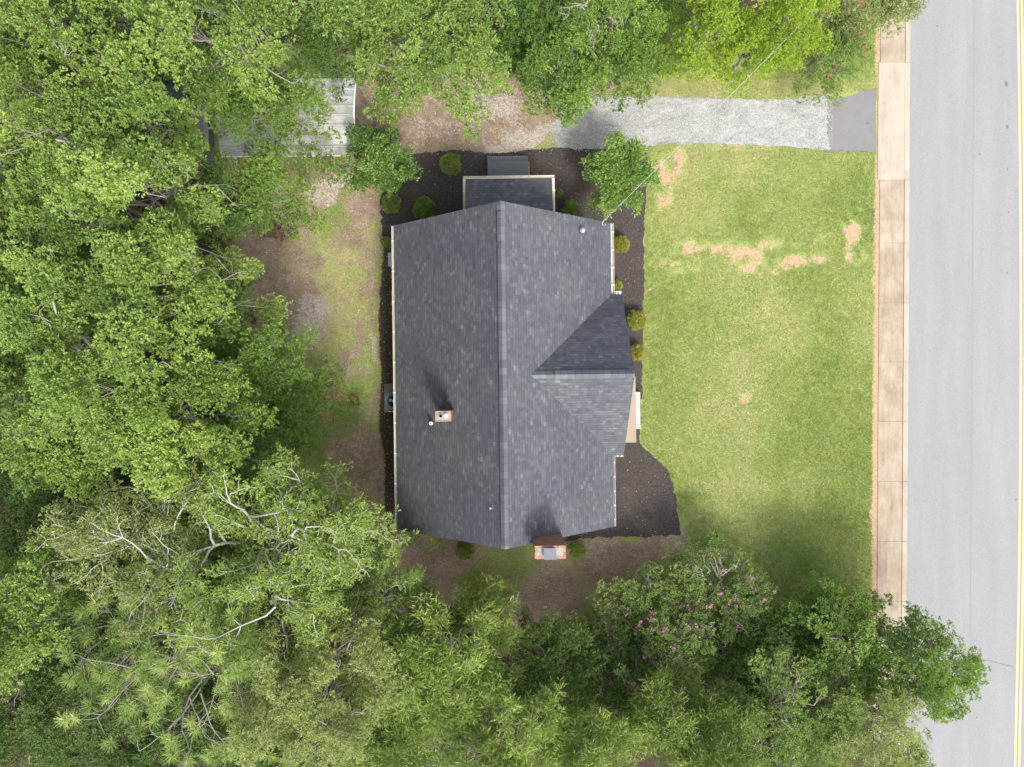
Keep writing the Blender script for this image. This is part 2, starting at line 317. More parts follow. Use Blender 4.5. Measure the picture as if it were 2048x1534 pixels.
class MB:
    def __init__(s): s.v = []; s.f = []; s.uv = []
    def face(s, pts, uv=None):
        i = len(s.v); s.v += [tuple(p) for p in pts]; s.f.append(tuple(range(i, i + len(pts))))
        if uv is None:
            a = Vector(pts[0]); e1 = Vector(pts[1]) - a; nrm = Vector((0, 0, 0))
            for k in range(1, len(pts) - 1): nrm += (Vector(pts[k]) - a).cross(Vector(pts[k + 1]) - a)
            nrm = nrm.normalized() if nrm.length > 1e-12 else Vector((0, 0, 1))
            up = Vector((0, 0, 1)) if abs(nrm.z) < 0.97 else Vector((0, 1, 0))
            ux = up.cross(nrm).normalized(); vy = nrm.cross(ux)
            uv = [(Vector(p).dot(ux), Vector(p).dot(vy)) for p in pts]
        s.uv += uv; return s
    def box(s, x0, x1, y0, y1, z0, z1):
        p = [(x0, y0, z0), (x1, y0, z0), (x1, y1, z0), (x0, y1, z0), (x0, y0, z1), (x1, y0, z1), (x1, y1, z1), (x0, y1, z1)]
        for f in ((3, 2, 1, 0), (4, 5, 6, 7), (0, 1, 5, 4), (1, 2, 6, 5), (2, 3, 7, 6), (3, 0, 4, 7)): s.face([p[i] for i in f])
        return s
    def obox(s, a, b, wid, z0, z1):
        """box along segment a-b (2D), width wid"""
        a = Vector(a[:2]); b = Vector(b[:2]); d = (b - a).normalized(); q = Vector((-d.y, d.x)) * wid / 2
        c = [a - q, b - q, b + q, a + q]; lo = [(x.x, x.y, z0) for x in c]; hi = [(x.x, x.y, z1) for x in c]
        s.face(lo[::-1]); s.face(hi)
        for i in range(4): s.face([lo[i], lo[(i + 1) % 4], hi[(i + 1) % 4], hi[i]])
        return s
    def slab(s, pts, thick):
        """polygon (CCW from above) with vertical thickness downwards"""
        lo = [(p[0], p[1], p[2] - thick) for p in pts]
        s.face(pts); s.face(lo[::-1])
        for i in range(len(pts)):
            j = (i + 1) % len(pts); s.face([pts[j], pts[i], lo[i], lo[j]])
        return s
    def tube(s, pts, rad, n=8, caps=True):
        pts = [Vector(p) for p in pts]; rad = rad if isinstance(rad, (list, tuple)) else [rad] * len(pts)
        rings = []
        for i, p in enumerate(pts):
            d = (pts[min(i + 1, len(pts) - 1)] - pts[max(i - 1, 0)]).normalized()
            a = d.orthogonal().normalized() if i == 0 else (rings_a - d * rings_a.dot(d)).normalized()
            rings_a = a; b = d.cross(a)
            rings.append([p + (a * math.cos(2 * math.pi * k / n) + b * math.sin(2 * math.pi * k / n)) * rad[i] for k in range(n)])
        for i in range(len(rings) - 1):
            for k in range(n): s.face([rings[i][k], rings[i][(k + 1) % n], rings[i + 1][(k + 1) % n], rings[i + 1][k]])
        if caps: s.face(rings[0][::-1]); s.face(rings[-1])
        return s
    def cyl(s, x, y, z0, z1, r, n=16, r1=None):
        return s.tube([(x, y, z0), (x, y, z1)], [r, r if r1 is None else r1], n)
    def ring(s, x, y, z0, z1, ro, ri, n=20):
        for k in range(n):
            a, b = 2 * math.pi * k / n, 2 * math.pi * (k + 1) / n
            q = lambda r, t, z: (x + r * math.cos(t), y + r * math.sin(t), z)
            s.face([q(ro, a, z1), q(ro, b, z1), q(ri, b, z1), q(ri, a, z1)][::-1] if False else [q(ri, a, z1), q(ro, a, z1), q(ro, b, z1), q(ri, b, z1)])
            s.face([q(ro, a, z0), q(ro, b, z0), q(ro, b, z1), q(ro, a, z1)])
            s.face([q(ri, b, z0), q(ri, a, z0), q(ri, a, z1), q(ri, b, z1)])
        return s
    def build(s, name, material, parent=None, smooth=False, bevel=0.0):
        me = bpy.data.meshes.new(name); me.from_pydata(s.v, [], s.f)
        l = me.uv_layers.new(name='UVMap'); l.data.foreach_set('uv', np.array(s.uv, dtype=np.float32).ravel())
        o = link_mesh(name, me, material, parent, smooth)
        if bevel:
            bm_w = o.modifiers.new('bevel', 'BEVEL'); bm_w.width = bevel; bm_w.segments = 2; bm_w.limit_method = 'ANGLE'
        return o

# value noise (numpy) for outlines, weights and crown shapes
_perm = np.random.default_rng(3).random((256, 256))
def vnoise(x, y):
    x = np.asarray(x, float); y = np.asarray(y, float)
    xi = np.floor(x).astype(int); yi = np.floor(y).astype(int); fx = x - xi; fy = y - yi
    fx = fx * fx * (3 - 2 * fx); fy = fy * fy * (3 - 2 * fy)
    g = lambda a, b: _perm[a % 256, b % 256]
    return (g(xi, yi) * (1 - fx) + g(xi + 1, yi) * fx) * (1 - fy) + (g(xi, yi + 1) * (1 - fx) + g(xi + 1, yi + 1) * fx) * fy
def fbm(x, y, oct=4):
    s = 0; a = 0.5; t = 0
    for k in range(oct):
        s = s + a * vnoise(np.asarray(x) * 2 ** k + 17 * k, np.asarray(y) * 2 ** k + 31 * k); t += a; a *= 0.55
    return s / t

# ------------------------------------------------------------------ setting: ground
def axis(lo, hi, st, far):
    inner = np.arange(lo, hi + st / 2, st)
    out = np.array([1, 3, 7, 15, 40, 100, far])
    return np.concatenate([(lo - out)[::-1], inner, hi + out])
gx = axis(-28, 28, 0.16, 300); gy = axis(-21, 21, 0.16, 300)
GX, GY = np.meshgrid(gx, gy)
PX = GX * FPX / H + 1024; PY = 767 - GY * FPX / H      # where the photo shows that patch of ground
nx, ny = len(gx), len(gy)
wob = (fbm(GX * 0.5, GY * 0.5) - 0.5) * 120
wob2 = (fbm(GX * 0.5 + 90, GY * 0.5 + 50) - 0.5) * 120
qx = PX + wob; qy = PY + wob2
def blob(cx, cy, rx, ry, s=1.0, wobble=1.0):
    x = PX + wob * wobble; y = PY + wob2 * wobble
    d = ((x - cx) / rx) ** 2 + ((y - cy) / ry) ** 2
    return s * np.clip(1.25 - d * 0.75, 0, 1)
dirt = np.zeros_like(GX); clay = np.zeros_like(GX); litter = np.zeros_like(GX); pale = np.zeros_like(GX)
lush = np.full_like(GX, 0.45)
mx_ = lambda a, b: np.maximum(a, b)
for a in [(900, 235, 240, 90, 1.0), (1060, 200, 90, 60, 1.0), (740, 240, 90, 80, 1.0), (1180, 190, 80, 35, .9), (530, 480, 110, 110, .95), (560, 590, 100, 130, .9), (640, 340, 90, 60, .9),
          (770, 620, 26, 400, .58), (735, 400, 35, 60, .8), (740, 960, 80, 130, .85), (640, 1010, 120, 60, .6), (830, 1110, 120, 60, .95), (860, 1180, 90, 60, .9),
          (1090, 1190, 110, 60, .85), (1240, 1110, 150, 50, .95), (1180, 1170, 90, 60, .6), (1000, 1140, 60, 30, .5), (500, 700, 120, 120, .7), (720, 620, 28, 90, .5), (700, 440, 50, 60, .42), (700, 1000, 60, 60, .7), (620, 470, 60, 90, .5), (730, 520, 22, 60, .6), (600, 700, 60, 60, .6), (740, 880, 25, 60, .7), (690, 720, 40, 40, .45), (640, 400, 40, 60, .5)]: dirt = mx_(dirt, blob(*a))
for a in [(950, 215, 90, 40, .75), (1010, 285, 70, 16, .9), (1090, 270, 120, 22, .8), (620, 640, 45, 55, .75), (665, 365, 50, 35, .75), (755, 690, 18, 50, .7), (640, 520, 30, 80, .35), (1160, 180, 60, 25, .6), (1000, 190, 60, 40, .5), (860, 270, 80, 25, .5)]: pale = mx_(pale, blob(*a))
for a in [(lambda q: (*q[:4], q[4] * .93, *q[5:]))(q_) for q_ in [(1325, 325, 26, 42, .95), (1335, 410, 16, 50, .62), (1410, 500, 70, 14, .9, .35), (1480, 510, 60, 16, .8, .35), (1520, 535, 80, 13, .8, .35), (1330, 530, 42, 10, .7, .35), (1600, 520, 60, 12, .75, .35), (1700, 465, 28, 24, .95, .4),
          (1705, 510, 30, 26, .8, .4), (1300, 570, 12, 28, .75, .4), (1640, 485, 18, 12, .5, .4), (1370, 545, 30, 8, .6, .35), (1490, 798, 16, 12, .6, .4), (1540, 490, 34, 12, .62, .4), (1720, 300, 40, 12, .4), (1445, 288, 140, 9, .5, .3)]]: clay = mx_(clay, blob(*a))
clay = clay * np.clip(.86 + (fbm(GX * 2.3 + 3, GY * 2.3, 3) - .5) * 3.4, .15, 1.15)
# red clay along the sidewalk
sx = 1754 - 0.0085 * PY
clay = mx_(clay, np.clip((PX - sx + 6) / 8.0 - (fbm(GX * 0.2, GY * 1.2) - 0.5) * 1.2, 0, 1.3) * ((PY < 150) | (PY > 315)))
clay = mx_(clay, np.clip((PX - sx + 3) / 5.0, 0, 1) * 0.7)
# leaf litter in the woods, its dark colour also along the left house wall
inside = lambda x, edge, s: np.clip((edge - x) / s + 0.5, 0, 1)
litter = mx_(litter, inside(qx, 430, 90)); litter = mx_(litter, inside(qy, 120, 60) * inside(qx, 1290, 60) * .95)
litter = mx_(litter, inside(-qy, -1265, 60) * inside(qx, 1470, 60)); litter = mx_(litter, inside(qy, 30, 60) * inside(qx, 1680, 60) * .8)
litter = mx_(litter, inside(-qy, -1330, 60)); litter = mx_(litter, inside(qx, 610, 120) * inside(-qy, -980, 80))
litter = mx_(litter, blob(1080, 60, 120, 90, .9)); litter = mx_(litter, blob(880, 1250, 120, 50, .6)); litter = mx_(litter, blob(560, 430, 80, 50, .55))
litter = mx_(litter, blob(780, 900, 22, 150, .7, .3)); litter = mx_(litter, blob(776, 760, 15, 330, 1.0, .15)); litter = mx_(litter, blob(755, 240, 40, 40, .45))
litter = litter * (PX < 1745)
dirt = dirt + (fbm(GX * 1.7 + 11, GY * 1.7, 4) - .5) * 1.1 * ((PX < 790) & (dirt > .02)) + ((PX < 790) & (PX > 600)) * np.clip(fbm(GX * 1.1 + 40, GY * 1.1, 4) - .5, 0, 1) * 1.5
# how green the turf is
for a in [(1640, 900, 130, 360, .22), (1330, 800, 40, 400, .12), (1700, 420, 60, 90, .2), (1700, 120, 60, 70, .35), (1550, 430, 100, 60, .15), (690, 880, 60, 90, .42), (690, 440, 40, 50, .15), (960, 1160, 130, 50, .42), (1400, 170, 120, 40, .18),
          (1500, 1180, 260, 60, .04), (1380, 640, 90, 90, .12), (700, 700, 40, 90, .1)]: lush = lush + blob(*a)
for a in [(1480, 700, 160, 170, -.10), (1540, 980, 130, 60, -.10), (1420, 330, 100, 40, -.10), (1600, 180, 160, 30, -.3), (1360, 185, 100, 40, -.3), (680, 580, 60, 110, -.22), (1500, 420, 70, 30, -.15), (1560, 640, 80, 60, -.16)]: lush = lush + blob(*a)
lush = lush + (fbm(GX * 0.35 + 5, GY * 0.35, 3) - 0.5) * 0.55 + 0.02
GZ = np.where((PX > 1819.5 - 0.0065 * (PY - 240) - 6), -0.12, 0.0)     # the carriageway lies a kerb lower
me = bpy.data.meshes.new('ground')
co = np.stack([GX, GY, GZ], -1).reshape(-1, 3)
ii = np.arange(nx * ny).reshape(ny, nx)
quads = np.stack([ii[:-1, :-1], ii[:-1, 1:], ii[1:, 1:], ii[1:, :-1]], -1).reshape(-1, 4)
def np_mesh(name, co, quads):
    me = bpy.data.meshes.new(name); k = quads.shape[1]
    me.vertices.add(len(co)); me.vertices.foreach_set('co', np.ascontiguousarray(co, dtype=np.float32).ravel())
    me.loops.add(quads.size); me.loops.foreach_set('vertex_index', np.ascontiguousarray(quads, dtype=np.int32).ravel())
    me.polygons.add(len(quads)); me.polygons.foreach_set('loop_start', np.arange(0, quads.size, k, dtype=np.int32))
    me.update(calc_edges=True)
    me.polygons.foreach_set('use_smooth', np.zeros(len(quads), dtype=bool))
    return me
me = np_mesh('ground', co, quads)
for nm, chans in (('wa', (dirt, clay, litter)), ('wb', (np.clip(lush, 0, 1), pale, np.zeros_like(GX)))):
    a = me.attributes.new(nm, 'FLOAT_COLOR', 'POINT')
    a.data.foreach_set('color', np.stack([*chans, np.ones_like(GX)], -1).astype(np.float32).ravel())
g = link_mesh('ground', me, M['ground'], smooth=True); tag(g, kind='structure')

def sheet(name, outline_px, z, material, rough_m=0.06, freq=3.0, step=0.12, attrs=None, smooth_edges=()):
    """a thin flat patch with a naturally ragged outline"""
    pts = [np.array(P(x, y, 0)[:2]) for x, y in outline_px]; out = []
    for i in range(len(pts)):
        a, b = pts[i], pts[(i + 1) % len(pts)]; L = np.linalg.norm(b - a); k = max(1, int(L / step)); d = (b - a) / max(L, 1e-6); q = np.array([-d[1], d[0]])
        for j in range(k):
            p = a + (b - a) * j / k
            r = 0 if i in smooth_edges or j == 0 else (fbm(p[0] * freq, p[1] * freq, 4) - 0.5) * 2 * rough_m
            out.append(p + q * r)
    mb = MB(); top = [(p[0], p[1], z) for p in out]
    import bmesh
    bm = bmesh.new(); vs = [bm.verts.new(p) for p in top]; es = [bm.edges.new((vs[i], vs[(i + 1) % len(vs)])) for i in range(len(vs))]
    bmesh.ops.triangle_fill(bm, use_beauty=True, use_dissolve=False, edges=es)
    bmesh.ops.recalc_face_normals(bm, faces=bm.faces)
    for f in bm.faces:
        if f.normal.z < 0: f.normal_flip()
    me = bpy.data.meshes.new(name); bm.to_mesh(me); bm.free()
    o = link_mesh(name, me, material)
    return o

o = sheet('gravel_driveway', [(1112, 243), (1135, 205), (1180, 192), (1250, 193), (1330, 192), (1400, 196), (1520, 199), (1600, 195), (1662, 186), (1655, 215), (1652, 250), (1660, 300), (1625, 298), (1540, 292), (1440, 288), (1340, 286), (1290, 292), (1230, 296), (1150, 300), (1115, 295), (1105, 270)], 0.010, M['gravel'], 0.14, 2.2); tag(o, kind='structure')
o = sheet('asphalt_driveway_apron', [(1650, 200), (1700, 192), (1720, 182), (1752, 176), (1752, 306), (1725, 303), (1700, 304), (1650, 305)], 0.006, M['drive'], 0.10, 2.6); tag(o, kind='structure')
o = sheet('mulch_bed', [(762, 430), (760, 398), (800, 310), (900, 300), (985, 306), (1060, 300), (1150, 292), (1290, 293), (1296, 330), (1289, 430), (1288, 520), (1286, 620), (1284, 760), (1282, 840), (1279, 885), (1300, 905), (1338, 945), (1352, 990), (1361, 1070), (1300, 1074), (1230, 1072), (1150, 1080), (1110, 1082),
          (1030, 1062), (800, 1040), (800, 560), (768, 560), (768, 500)], 0.006, M['mulch'], 0.11, 4.5, 0.07); tag(o, kind='structure')

# road, markings
def xl(py): return 1819.5 - 0.0065 * (py - 240)
def xline(py): return 2036 + 0.0195 * py - 0.0000150 * py * py
def strip(name, f0, f1, y0, y1, z, material, n=60, attr=None):
    ys = np.linspace(y0, y1, n + 1); co = []; 
    for y in ys: co.append(P(f0(y), y, 0)[:2] + (z,)); co.append(P(f1(y), y, 0)[:2] + (z,))
    q = np.array([(2 * i, 2 * i + 2, 2 * i + 3, 2 * i + 1) for i in range(n)])
    me = np_mesh(name, np.array(co), q); return link_mesh(name, me, material)
road = strip('road', lambda y: xl(y), lambda y: xline(y) + 250, -1400, 2900, -0.110, M['road']); tag(road, kind='structure')
mbm = []
for k, off in enumerate((0, 8.0)):
    o = strip('road_marking', lambda y: xline(y) + off, lambda y: xline(y) + off + 4.6, -1400, 2900, -0.104, M['paint'], 80)
    tag(o, kind='structure')
o = strip('road_seam', lambda y: 1951 - 0.006 * y, lambda y: 1952.1 - 0.006 * y, -200, 1900, -0.105, M['tarseam'], 20); tag(o, kind='structure')
def spot(cx, cy, rx, ry, seed):
    r = np.random.default_rng(seed); mb = MB(); n = 14; a = np.linspace(0, 2 * math.pi, n, endpoint=False)
    k = 1 + (r.random(n) - 0.5) * 0.7
    mb.face([P(cx + rx * k[i] * math.cos(-a[i]), cy + ry * k[i] * math.sin(-a[i]), 0)[:2] + ((0.013 if cx < 1760 else -0.100),) for i in range(n)])
    return mb
mb = MB()
for i, (x, y, rx, ry) in enumerate([(2016, 166, 3.0, 5), (2017.5, 252, 2, 4), (2018, 337, 1.8, 2.2), (2020, 424, 1.6, 1.8), (1877, 50, 1.6, 1.6), (2034, 383, 1.2, 1.2), (1735, 247, 4, 3), (1962, 307, 1.8, 1.4), (1956, 1437, 1.5, 1.5), (2035, 1000, 2, 1.3), (2017, 545, 1.2, 2), (1990, 278, 1, 1)]):
    s = spot(x, y, rx, ry, i); j = len(mb.v); mb.v += s.v; mb.f.append(tuple(j + q for q in s.f[0])); mb.uv += s.uv
o = mb.build('road_stains', M['tar']); tag(o, kind='structure')
mb = MB(); pr = None
for t_ in np.linspace(0, 1, 14):
    x = 1938 + (2030 - 1938) * t_; y = 1316 + 18 * t_ + math.sin(t_ * 9) * 1.5
    if pr: mb.face([P(pr[0], pr[1] - .35, 0)[:2] + (-0.099,), P(pr[0], pr[1] + .35, 0)[:2] + (-0.099,), P(x, y + .35, 0)[:2] + (-0.099,), P(x, y - .35, 0)[:2] + (-0.099,)])
    pr = (x, y)
o = mb.build('road_crack', M['tar']); tag(o, kind='structure')

# sidewalk slabs and curb
joints = [-1315, -1195, -1075, -955, -835, -715, -595, -475, -355, -235, -115, 5, 125, 360, 486, 606, 724, 843, 963, 1083, 1203, 1323, 1443, 1563, 1683, 1803, 1923, 2043, 2163, 2283, 2403]
sv = []; sq = []; st = []
def slab_box(xa, xb, y0, y1, z, stain):
    c = [(xa(y0), y0), (xb(y0), y0), (xb(y1), y1), (xa(y1), y1)]
    i = len(sv)
    top = [P(x, y, 0)[:2] + (z,) for x, y in c]; bot = [(p[0], p[1], -0.2) for p in top]
    sv.extend(top + bot); st.extend([stain] * 8)
    sq.append((i + 3, i + 2, i + 1, i)); 
    for k in range(4): l = (k + 1) % 4; sq.append((i + k, i + l, i + 4 + l, i + 4 + k))
r_ = np.random.default_rng(5)
for a, b in zip(joints[:-1], joints[1:]):
    ap = a == 125
    slab_box(lambda y: xl(y) - (63.5 if a == 125 else 59.5), lambda y: xl(y) - 11.0, a + 0.22, b - 0.22, 0.025, 0.12 if ap else 0.72 + 0.28 * r_.random())
s1 = np_mesh('sidewalk', np.array(sv), np.array(sq)); at = s1.attributes.new('stain', 'FLOAT', 'POINT'); at.data.foreach_set('value', np.array(st, np.float32))
o = link_mesh('sidewalk', s1, M['walk']); tag(o, kind='structure')
sv = []; sq = []; st = []
for a, b in zip(joints[:-1], joints[1:]):
    ap = a == 125
    slab_box(lambda y: xl(y) - (10.8 if ap else 10.2), lambda y: xl(y) - 0.4, a + 0.35, b - 0.35, 0.028 if ap else 0.04, 0.1 if ap else 0.22)
s1 = np_mesh('curb', np.array(sv), np.array(sq)); at = s1.attributes.new('stain', 'FLOAT', 'POINT'); at.data.foreach_set('value', np.array(st, np.float32))
o = link_mesh('curb', s1, M['walk']); tag(o, kind='structure')

# ------------------------------------------------------------------ the house
HO = (-0.36, 0.33, 0.0); TH = math.radians(0.7)
HW, HL, ZE, ZR = 4.86, 6.80, 3.2, 7.3
SL = (ZR - ZE) / HW
def loc(p):          # world -> house local
    x, y = p[0] - HO[0], p[1] - HO[1]; c, s = math.cos(TH), math.sin(TH)
    return (x * c + y * s, -x * s + y * c, p[2])
def roof_pt(px, py):  # where the photo's pixel meets the main roof, in house coordinates
    z = 5.0
    for _ in range(30): u, v, _z = loc(P(px, py, z)); z = ZR - SL * abs(u)
    return (u, v, z)
house = empty('brick_house', HO, TH)
tag(house, 'brick house with a charcoal shingle gable roof, between the woods and the front lawn', 'house')
# walls
mb = MB(); W, L = 4.45, 6.45
zt = ZE + 0.05
mb.face([(-W, L, 0), (-W, -L, 0), (-W, -L, zt), (-W, L, zt)])
mb.face([(W, -L, 0), (W, L, 0), (W, L, zt), (W, -L, zt)])
ztp = ZR - SL * 0 - 0.15
mb.face([(W, L, 0), (-W, L, 0), (-W, L, ZR - SL * W - .15), (0, L, ztp), (W, L, ZR - SL * W - .15)])
mb.face([(-W, -L, 0), (W, -L, 0), (W, -L, ZR - SL * W - .15), (0, -L, ztp), (-W, -L, ZR - SL * W - .15)])
mb.build('wall', M['brick'], house)
# front wing wall under the cross gable (north half is a room, south half is the porch)
mb = MB()
mb.box(W - 0.05, 5.0, 0.0, 3.3, 0, 3.15)
mb.face([(5.0, -3.3, 3.15), (5.0, 3.3, 3.15), (5.0, 3.3, 3.3), (5.0, 0, 6.15), (5.0, -3.3, 3.3)])
mb.build('front_wall', M['brick'], house)
# main roof
mb = MB(); T = 0.12
def slope_uv(pts, side):
    return [(p[1] * side, math.hypot(p[0] * 1.0, (p[2] - ZR)) * -1 + 20) for p in pts]
def roofslab(mb, pts, uvs, thick=T):
    mb.face(pts, uvs); lo = [(p[0], p[1], p[2] - thick) for p in pts]; mb.face(lo[::-1])
    for i in range(len(pts)):
        j = (i + 1) % len(pts); mb.face([pts[j], pts[i], lo[i], lo[j]])
R1 = [(-HW, HL, ZE), (-HW, -HL, ZE), (0, -HL, ZR), (0, HL, ZR)]
R2 = [(0, HL, ZR), (0, -HL, ZR), (HW, -HL, ZE), (HW, HL, ZE)]
roofslab(mb, R1, slope_uv(R1, 1)); roofslab(mb, R2, slope_uv(R2, -1))
roof = mb.build('roof', M['shingle'], house)
# cross gable over the front
GE, GR, GW, GF = 3.2, 6.34, 3.6, 5.32
ub = (ZR - GR) / SL
mb = MB(); e = 0.012
def g_uv(pts): return [(p[0], -math.hypot(p[1], p[2] - GR) + 20.05) for p in pts]
A = [(ub, 0, GR + e), (GF, 0, GR + e), (GF, GW, GE + e), (HW, GW, GE + e)][::-1]
A = [(ub, 0, GR + e), (GF, 0, GR + e), (GF, GW, GE + e), (HW, GW, GE + e)]
mb_pts = A; roofslab(mb, mb_pts, g_uv(mb_pts), 0.13)
Bp = [(ub, 0, GR + e), (HW, -GW, GE + e), (GF, -GW, GE + e), (GF, 0, GR + e)]
roofslab(mb, Bp, g_uv(Bp), 0.13)
mb.build('front_gable_roof', M['shingle'], house)
# ridge caps
def ridge_cap(name, x0, x1, along, zr, sl, half, lift, base, mat_):
    mb = MB(); s_ = half * sl
    def q(a, c, z): return (c, a, z) if along == 'y' else (a, c, z)
    for sg in (-1, 1):
        p = [q(x0, 0, zr + lift), q(x1, 0, zr + lift), q(x1, sg * half, zr + lift - s_), q(x0, sg * half, zr + lift - s_)]
        lo = [q(x0, sg * half, zr + base - s_), q(x1, sg * half, zr + base - s_)]
        f = p if (sg < 0) == (along == 'x') else p[::-1]
        f = p[::-1] if ((Vector(p[1]) - Vector(p[0])).cross(Vector(p[3]) - Vector(p[0]))).z < 0 else p
        uv = {tuple(pp): ((pp[1] if along == 'y' else pp[0]), (0 if abs((pp[0] if along == 'y' else pp[1])) < 1e-6 else 0.2)) for pp in p}
        mb.face(f, [uv[tuple(pp)] for pp in f])
        mb.face([p[3], p[2], lo[1], lo[0]])
        for xx, a_, b_ in ((x0, 0, 3), (x1, 1, 2)): mb.face([p[a_], p[b_], q(xx, sg * half, zr + base - s_), q(xx, 0, zr + base)])
    return mb.build(name, mat_, roof)
ridge_cap('ridge_cap', -HL + 0.0, HL - 0.0, 'y', ZR, SL, 0.15, 0.016, -0.01, M['shinglecap'])
ridge_cap('ridge_vent', -HL + 0.42, HL - 0.42, 'y', ZR, SL, 0.145, 0.085, 0.0, M['shinglecap'])
ridge_cap('ridge_cap', ub - 0.05, GF - 0.0, 'x', GR, GE and (GR - GE) / GW, 0.15, 0.03, 0.0, M['shinglecap'])
ridge_cap('ridge_vent', 2.1, GF - 0.18, 'x', GR, (GR - GE) / GW, 0.165, 0.095, 0.0, M['shinglecap'])
# gutters: open U channels
def gutter(name, a, b, z, out, parent=house, material=None, brackets=0, wid=0.125):
    """a,b 2D ends of the eave edge; out = outward unit 2D"""
    a = Vector(a); b = Vector(b); o_ = Vector(out); d = (b - a).normalized(); mb = MB()
    prof = [(0.005, 0.0), (0.005, -0.11), (wid - 0.02, -0.11), (wid, 0.0), (wid + 0.016, 0.004), (wid + 0.016, -0.02), (wid - 0.006, -0.125), (-0.0, -0.125)]
    pa = [(a.x + o_.x * x, a.y + o_.y * x, z + y) for x, y in prof]; pb = [(b.x + o_.x * x, b.y + o_.y * x, z + y) for x, y in prof]
    for i in range(len(prof) - 1): mb.face([pa[i], pb[i], pb[i + 1], pa[i + 1]])
    mb.face(pa[::-1]); mb.face(pb)
    g = mb.build(name, material or M['cream'], parent)
    n = brackets; L_ = (b - a).length
    if n:
        for i in range(n):
            c = a + d * (L_ * (i + 0.5) / n); h = d * 0.02
            m2 = MB(); p = [c - h - o_ * 0.01, c + h - o_ * 0.01, c + h + o_ * (wid + 0.02), c - h + o_ * (wid + 0.02)]
            m2.slab([(q.x, q.y, z + 0.016) for q in (p if (p[1] - p[0]).cross(p[2] - p[1]) > 0 else p[::-1])], 0.012)
            m2.build('gutter_bracket', M['white'], g)
    return g
zg = ZE - 0.02
gutter('gutter', (-HW, -HL), (-HW, HL), zg, (-1, 0), brackets=10, wid=0.085)
gutter('gutter', (HW, GW + 0.02), (HW, HL), zg, (1, 0), brackets=4)
gutter('gutter', (HW, -HL), (HW, -GW - 0.02), zg, (1, 0), brackets=5, wid=0.06)
gutter('gutter', (HW + .15, GW), (GF, GW), zg, (0, 1), brackets=2)
gutter('gutter', (HW + .10, -GW), (GF, -GW), zg, (0, -1), brackets=2, wid=0.06)
# downspouts
for (u, v) in ((HW - 0.3, HL - 0.4), (-HW + 0.3, -HL + 0.5), (4.55, -6.2)):
    MB().box(u - .04, u + .04, v - .03, v + .03, 0.1, 3.1).build('downspout', M['cream'], house)
# soffit
mb = MB()
mb.box(-HW + .03, HW - .03, -HL + .03, HL - .03, ZE - 0.14, ZE - 0.10); mb.build('soffit', M['white'], house)
# side room with a shed roof on the north side
sr_l = loc(P(926, 352, 2.72)); sr_r = loc(P(1109, 352, 2.72)); u0, u1 = sr_l[0] + 0.12, sr_r[0] - 0.12; v1 = (sr_l[1] + sr_r[1]) / 2 - 0.12
zl, zh = 2.72, 3.75; v0 = L - 0.02
mb = MB(); S = [(u0, v0, zh), (u1, v0, zh), (u1, v1, zl), (u0, v1, zl)]
roofslab(mb, S, [(p[0] + 40, -(p[1]) * 1.07 + 20) for p in S], 0.12)
sr = mb.build('side_room_roof', M['shingle'], house)
MB().box(u0 + .3, u1 - .3, v0 + 0.03, v1 - .3, 0.0, 2.62).build('side_room_wall', M['brick'], house)
gutter('gutter', (u0 - .12, v1), (u1 + .12, v1), zl + .0, (0, 1), brackets=0, wid=0.12)
for uu, sg in ((u0, -1), (u1, 1)):   # sloped barge gutters
    mb = MB()
    for k, (za, zb) in enumerate(((0.02, -0.10),)):
        xa, xb = (uu, uu + sg * .125)
        lo, hi = min(xa, xb), max(xa, xb)
        p = [(lo, v0, 2.90), (hi, v0, 2.90), (hi, v1 - .004, zl), (lo, v1 - .004, zl)]
        mb.slab(p, 0.11)
    gb = mb.build('gutter', M['cream'], house)
    # inner trough reads darker through its own depth
    for f in (0.22, 0.62):
        v = v1 + (v0 - v1) * f; zz = zl + (2.90 - zl) * f
        MB().box(lo - .01, hi + .01, v - .018, v + .018, zz + .0, zz + .014).build('gutter_bracket', M['white'], gb)
# windows, doors
def window(u, v, z0, z1, wd, facing):
    fr = MB(); gl = MB()
    def bx(m, a0, a1, d0, d1, za, zb):
        if facing in ('e', 'w'):
            s_ = 1 if facing == 'e' else -1; x = sorted((u + s_ * d0, u + s_ * d1)); m.box(x[0], x[1], v + a0, v + a1, za, zb)
        else:
            s_ = 1 if facing == 'n' else -1; y = sorted((v + s_ * d0, v + s_ * d1)); m.box(u + a0, u + a1, y[0], y[1], za, zb)
    h = wd / 2
    bx(fr, -h - .07, h + .07, 0.004, .05, z1, z1 + .08); bx(fr, -h - .10, h + .10, 0.004, .08, z0 - .07, z0)
    bx(fr, -h - .07, -h, .004, .05, z0, z1); bx(fr, h, h + .07, .004, .05, z0, z1); bx(fr, -h, h, .006, .04, (z0 + z1) / 2 - .025, (z0 + z1) / 2 + .025)
    f = fr.build('window', M['white'], house); bx(gl, -h, h, .002, .015, z0, z1); gl.build('window_glass', M['glass'], f)
for v in (-4.6, -1.5, 1.9, 4.8): window(-W, v, 0.95, 2.3, 0.9, 'w')
for v in (5.0, ): window(W, v, 0.95, 2.3, 1.5, 'e')
window(W, -5.0, 0.95, 2.3, 1.3, 'e'); window(5.0, 1.7, 0.9, 2.35, 1.6, 'e'); window(-2.6, -L, 0.95, 2.3, 0.9, 's'); window(3.3, -L, .95, 2.3, .8, 's'); window(-3.2, L, .95, 2.3, .8, 'n')
d = MB().box(W + .004, W + .05, -1.9, -0.95, 0.5, 2.55).build('door', M['doorpaint'], house)
MB().tube([(W + .05, -1.82, 1.45), (W + .11, -1.82, 1.45)], .03, 8).build('door_handle', M['galv'], d)
